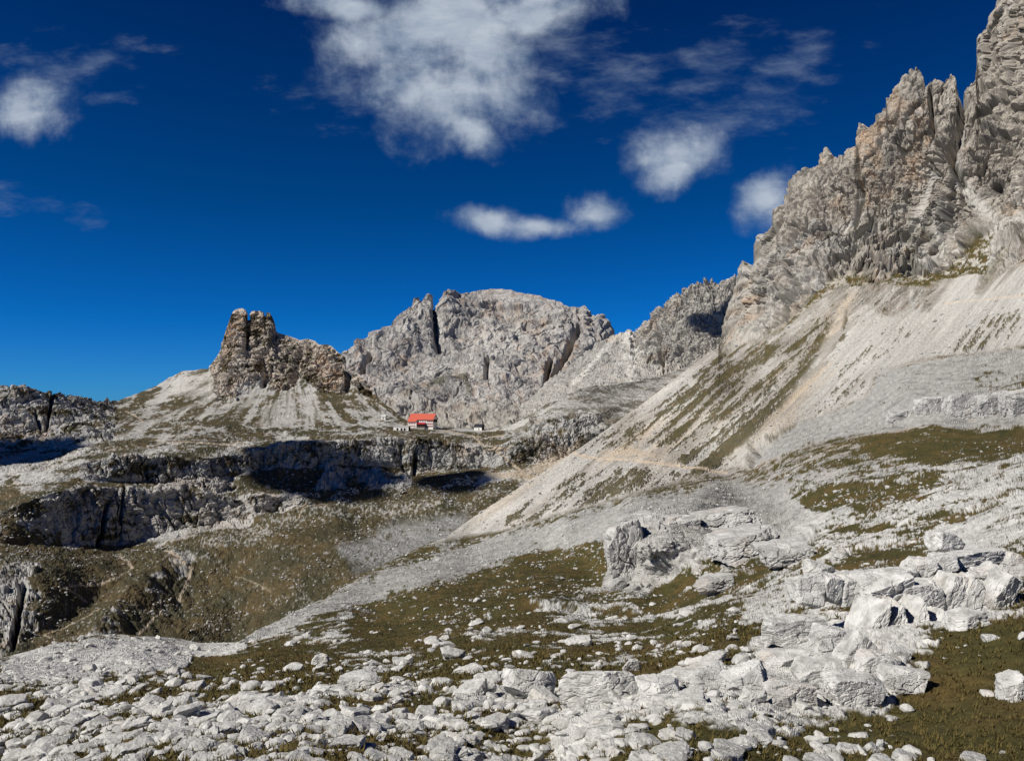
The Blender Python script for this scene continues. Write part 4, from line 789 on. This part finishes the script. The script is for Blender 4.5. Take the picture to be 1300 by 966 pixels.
# clouds by direction
yp = M('MAXIMUM', sp.outputs['Y'], .05)
cx = M('DIVIDE', sp.outputs['X'], yp); cz = M('DIVIDE', sp.outputs['Z'], yp)
cv = N(nt, 'ShaderNodeCombineXYZ'); L(cx, cv.inputs[0]); L(cz, cv.inputs[1])
nz = N(nt, 'ShaderNodeTexNoise', i_Scale=8., i_Detail=13, i_Roughness=.62, i_Distortion=.15); L(cv.outputs[0], nz.inputs['Vector'])
nz2 = N(nt, 'ShaderNodeTexNoise', i_Scale=22., i_Detail=10, i_Roughness=.62); L(cv.outputs[0], nz2.inputs['Vector'])
def blob(u, v, ru, rv, rot=0.):
    a = deg(rot); x0 = (u-UC)/F; z0 = (VH-v)/F
    dx = M('SUBTRACT', cx, x0); dz = M('SUBTRACT', cz, z0)
    p = M('ADD', M('MULTIPLY', dx, math.cos(a)*F/ru), M('MULTIPLY', dz, math.sin(a)*F/ru))
    q = M('ADD', M('MULTIPLY', dx, -math.sin(a)*F/rv), M('MULTIPLY', dz, math.cos(a)*F/rv))
    return M('SUBTRACT', 1., M('SQRT', M('ADD', M('MULTIPLY', p, p), M('MULTIPLY', q, q))))
def field(bl):
    m = None
    for b in bl:
        o = blob(*b); m = o if m is None else M('MAXIMUM', m, o)
    return M('MAXIMUM', m, -1.)
dense = field([(560,40,190,120,-5),(590,110,130,100,0),(680,0,110,50,8),(590,20,150,95,-12),(560,120,150,62,-12),(610,70,110,100,0),(690,20,130,50,10),(450,10,120,30,-8),(600,165,60,40,-40),(25,140,75,55,-10),(870,195,90,46,-2),(860,215,60,36,30),(975,252,52,52,30),(985,270,40,40,0),(755,275,64,36,-8),(620,282,70,24,-8),(690,288,80,20,0)])
d1 = M('ADD', M('MULTIPLY', dense, .75), M('MULTIPLY', M('SUBTRACT', nz.outputs['Fac'], .5), 1.9))
mr = N(nt, 'ShaderNodeMapRange', interpolation_type='SMOOTHSTEP'); L(d1, mr.inputs['Value']); mr.inputs['From Min'].default_value = .02; mr.inputs['From Max'].default_value = .72
a1 = mr.outputs[0]
thin = field([(900,90,130,60,25),(980,130,110,60,30),(130,75,90,30,15),(40,255,130,24,-14),(790,110,120,60,0),(110,280,60,16,-10),(130,125,60,16,10),(1000,80,120,40,20),(60,90,110,50,0),(430,110,90,60,0),(700,60,130,90,0),(880,150,120,70,0)])
mp = N(nt, 'ShaderNodeMapping'); mp.inputs['Rotation'].default_value = (0,0,deg(-20)); mp.inputs['Scale'].default_value = (.6,1.5,1); L(cv.outputs[0], mp.inputs[0]); L(mp.outputs[0], nz2.inputs['Vector'])
d2 = M('ADD', M('MULTIPLY', thin, .6), M('MULTIPLY', M('SUBTRACT', nz2.outputs['Fac'], .5), 2.2))
mr2 = N(nt, 'ShaderNodeMapRange', interpolation_type='SMOOTHSTEP'); L(d2, mr2.inputs['Value']); mr2.inputs['From Min'].default_value = .1; mr2.inputs['From Max'].default_value = 1.0; mr2.inputs['To Max'].default_value = .33
alpha = M('MAXIMUM', M('MULTIPLY', a1, .90), mr2.outputs[0])
alpha = M('MULTIPLY', alpha, M('GREATER_THAN', sp.outputs['Y'], .06))
ccol = N(nt, 'ShaderNodeMix', data_type='RGBA'); ccol.inputs['A'].default_value = (2.3,3.4,5.0,1); ccol.inputs['B'].default_value = (7.6,8.3,9.2,1)
sh = M('MULTIPLY_ADD', M('SUBTRACT', nz2.outputs['Fac'], .5), 1.6, M('MULTIPLY', a1, .62), clamp=True); L(sh, ccol.inputs['Factor'])
fin = N(nt, 'ShaderNodeMix', data_type='RGBA'); L(alpha, fin.inputs['Factor']); L(hs.outputs['Result'], fin.inputs['A']); L(ccol.outputs['Result'], fin.inputs['B'])
L(fin.outputs['Result'], bg.inputs['Color'])
cam = bpy.data.cameras.new('camera'); co = bpy.data.objects.new('camera', cam); C.objects.link(co)
cam.sensor_width = 36; cam.lens = 36*F/1300; cam.shift_y = -(483-VH)/1300; cam.clip_end = 60000; cam.clip_start = .1
co.location = (0,0,0); co.rotation_euler = (deg(90),0,0)
S_ = bpy.context.scene; S_.camera = co
S_.view_settings.view_transform = 'Standard'; S_.view_settings.look = 'None'; S_.view_settings.gamma = 1; S_.view_settings.exposure = .2
S_.cycles.max_bounces = 4; S_.cycles.diffuse_bounces = 1
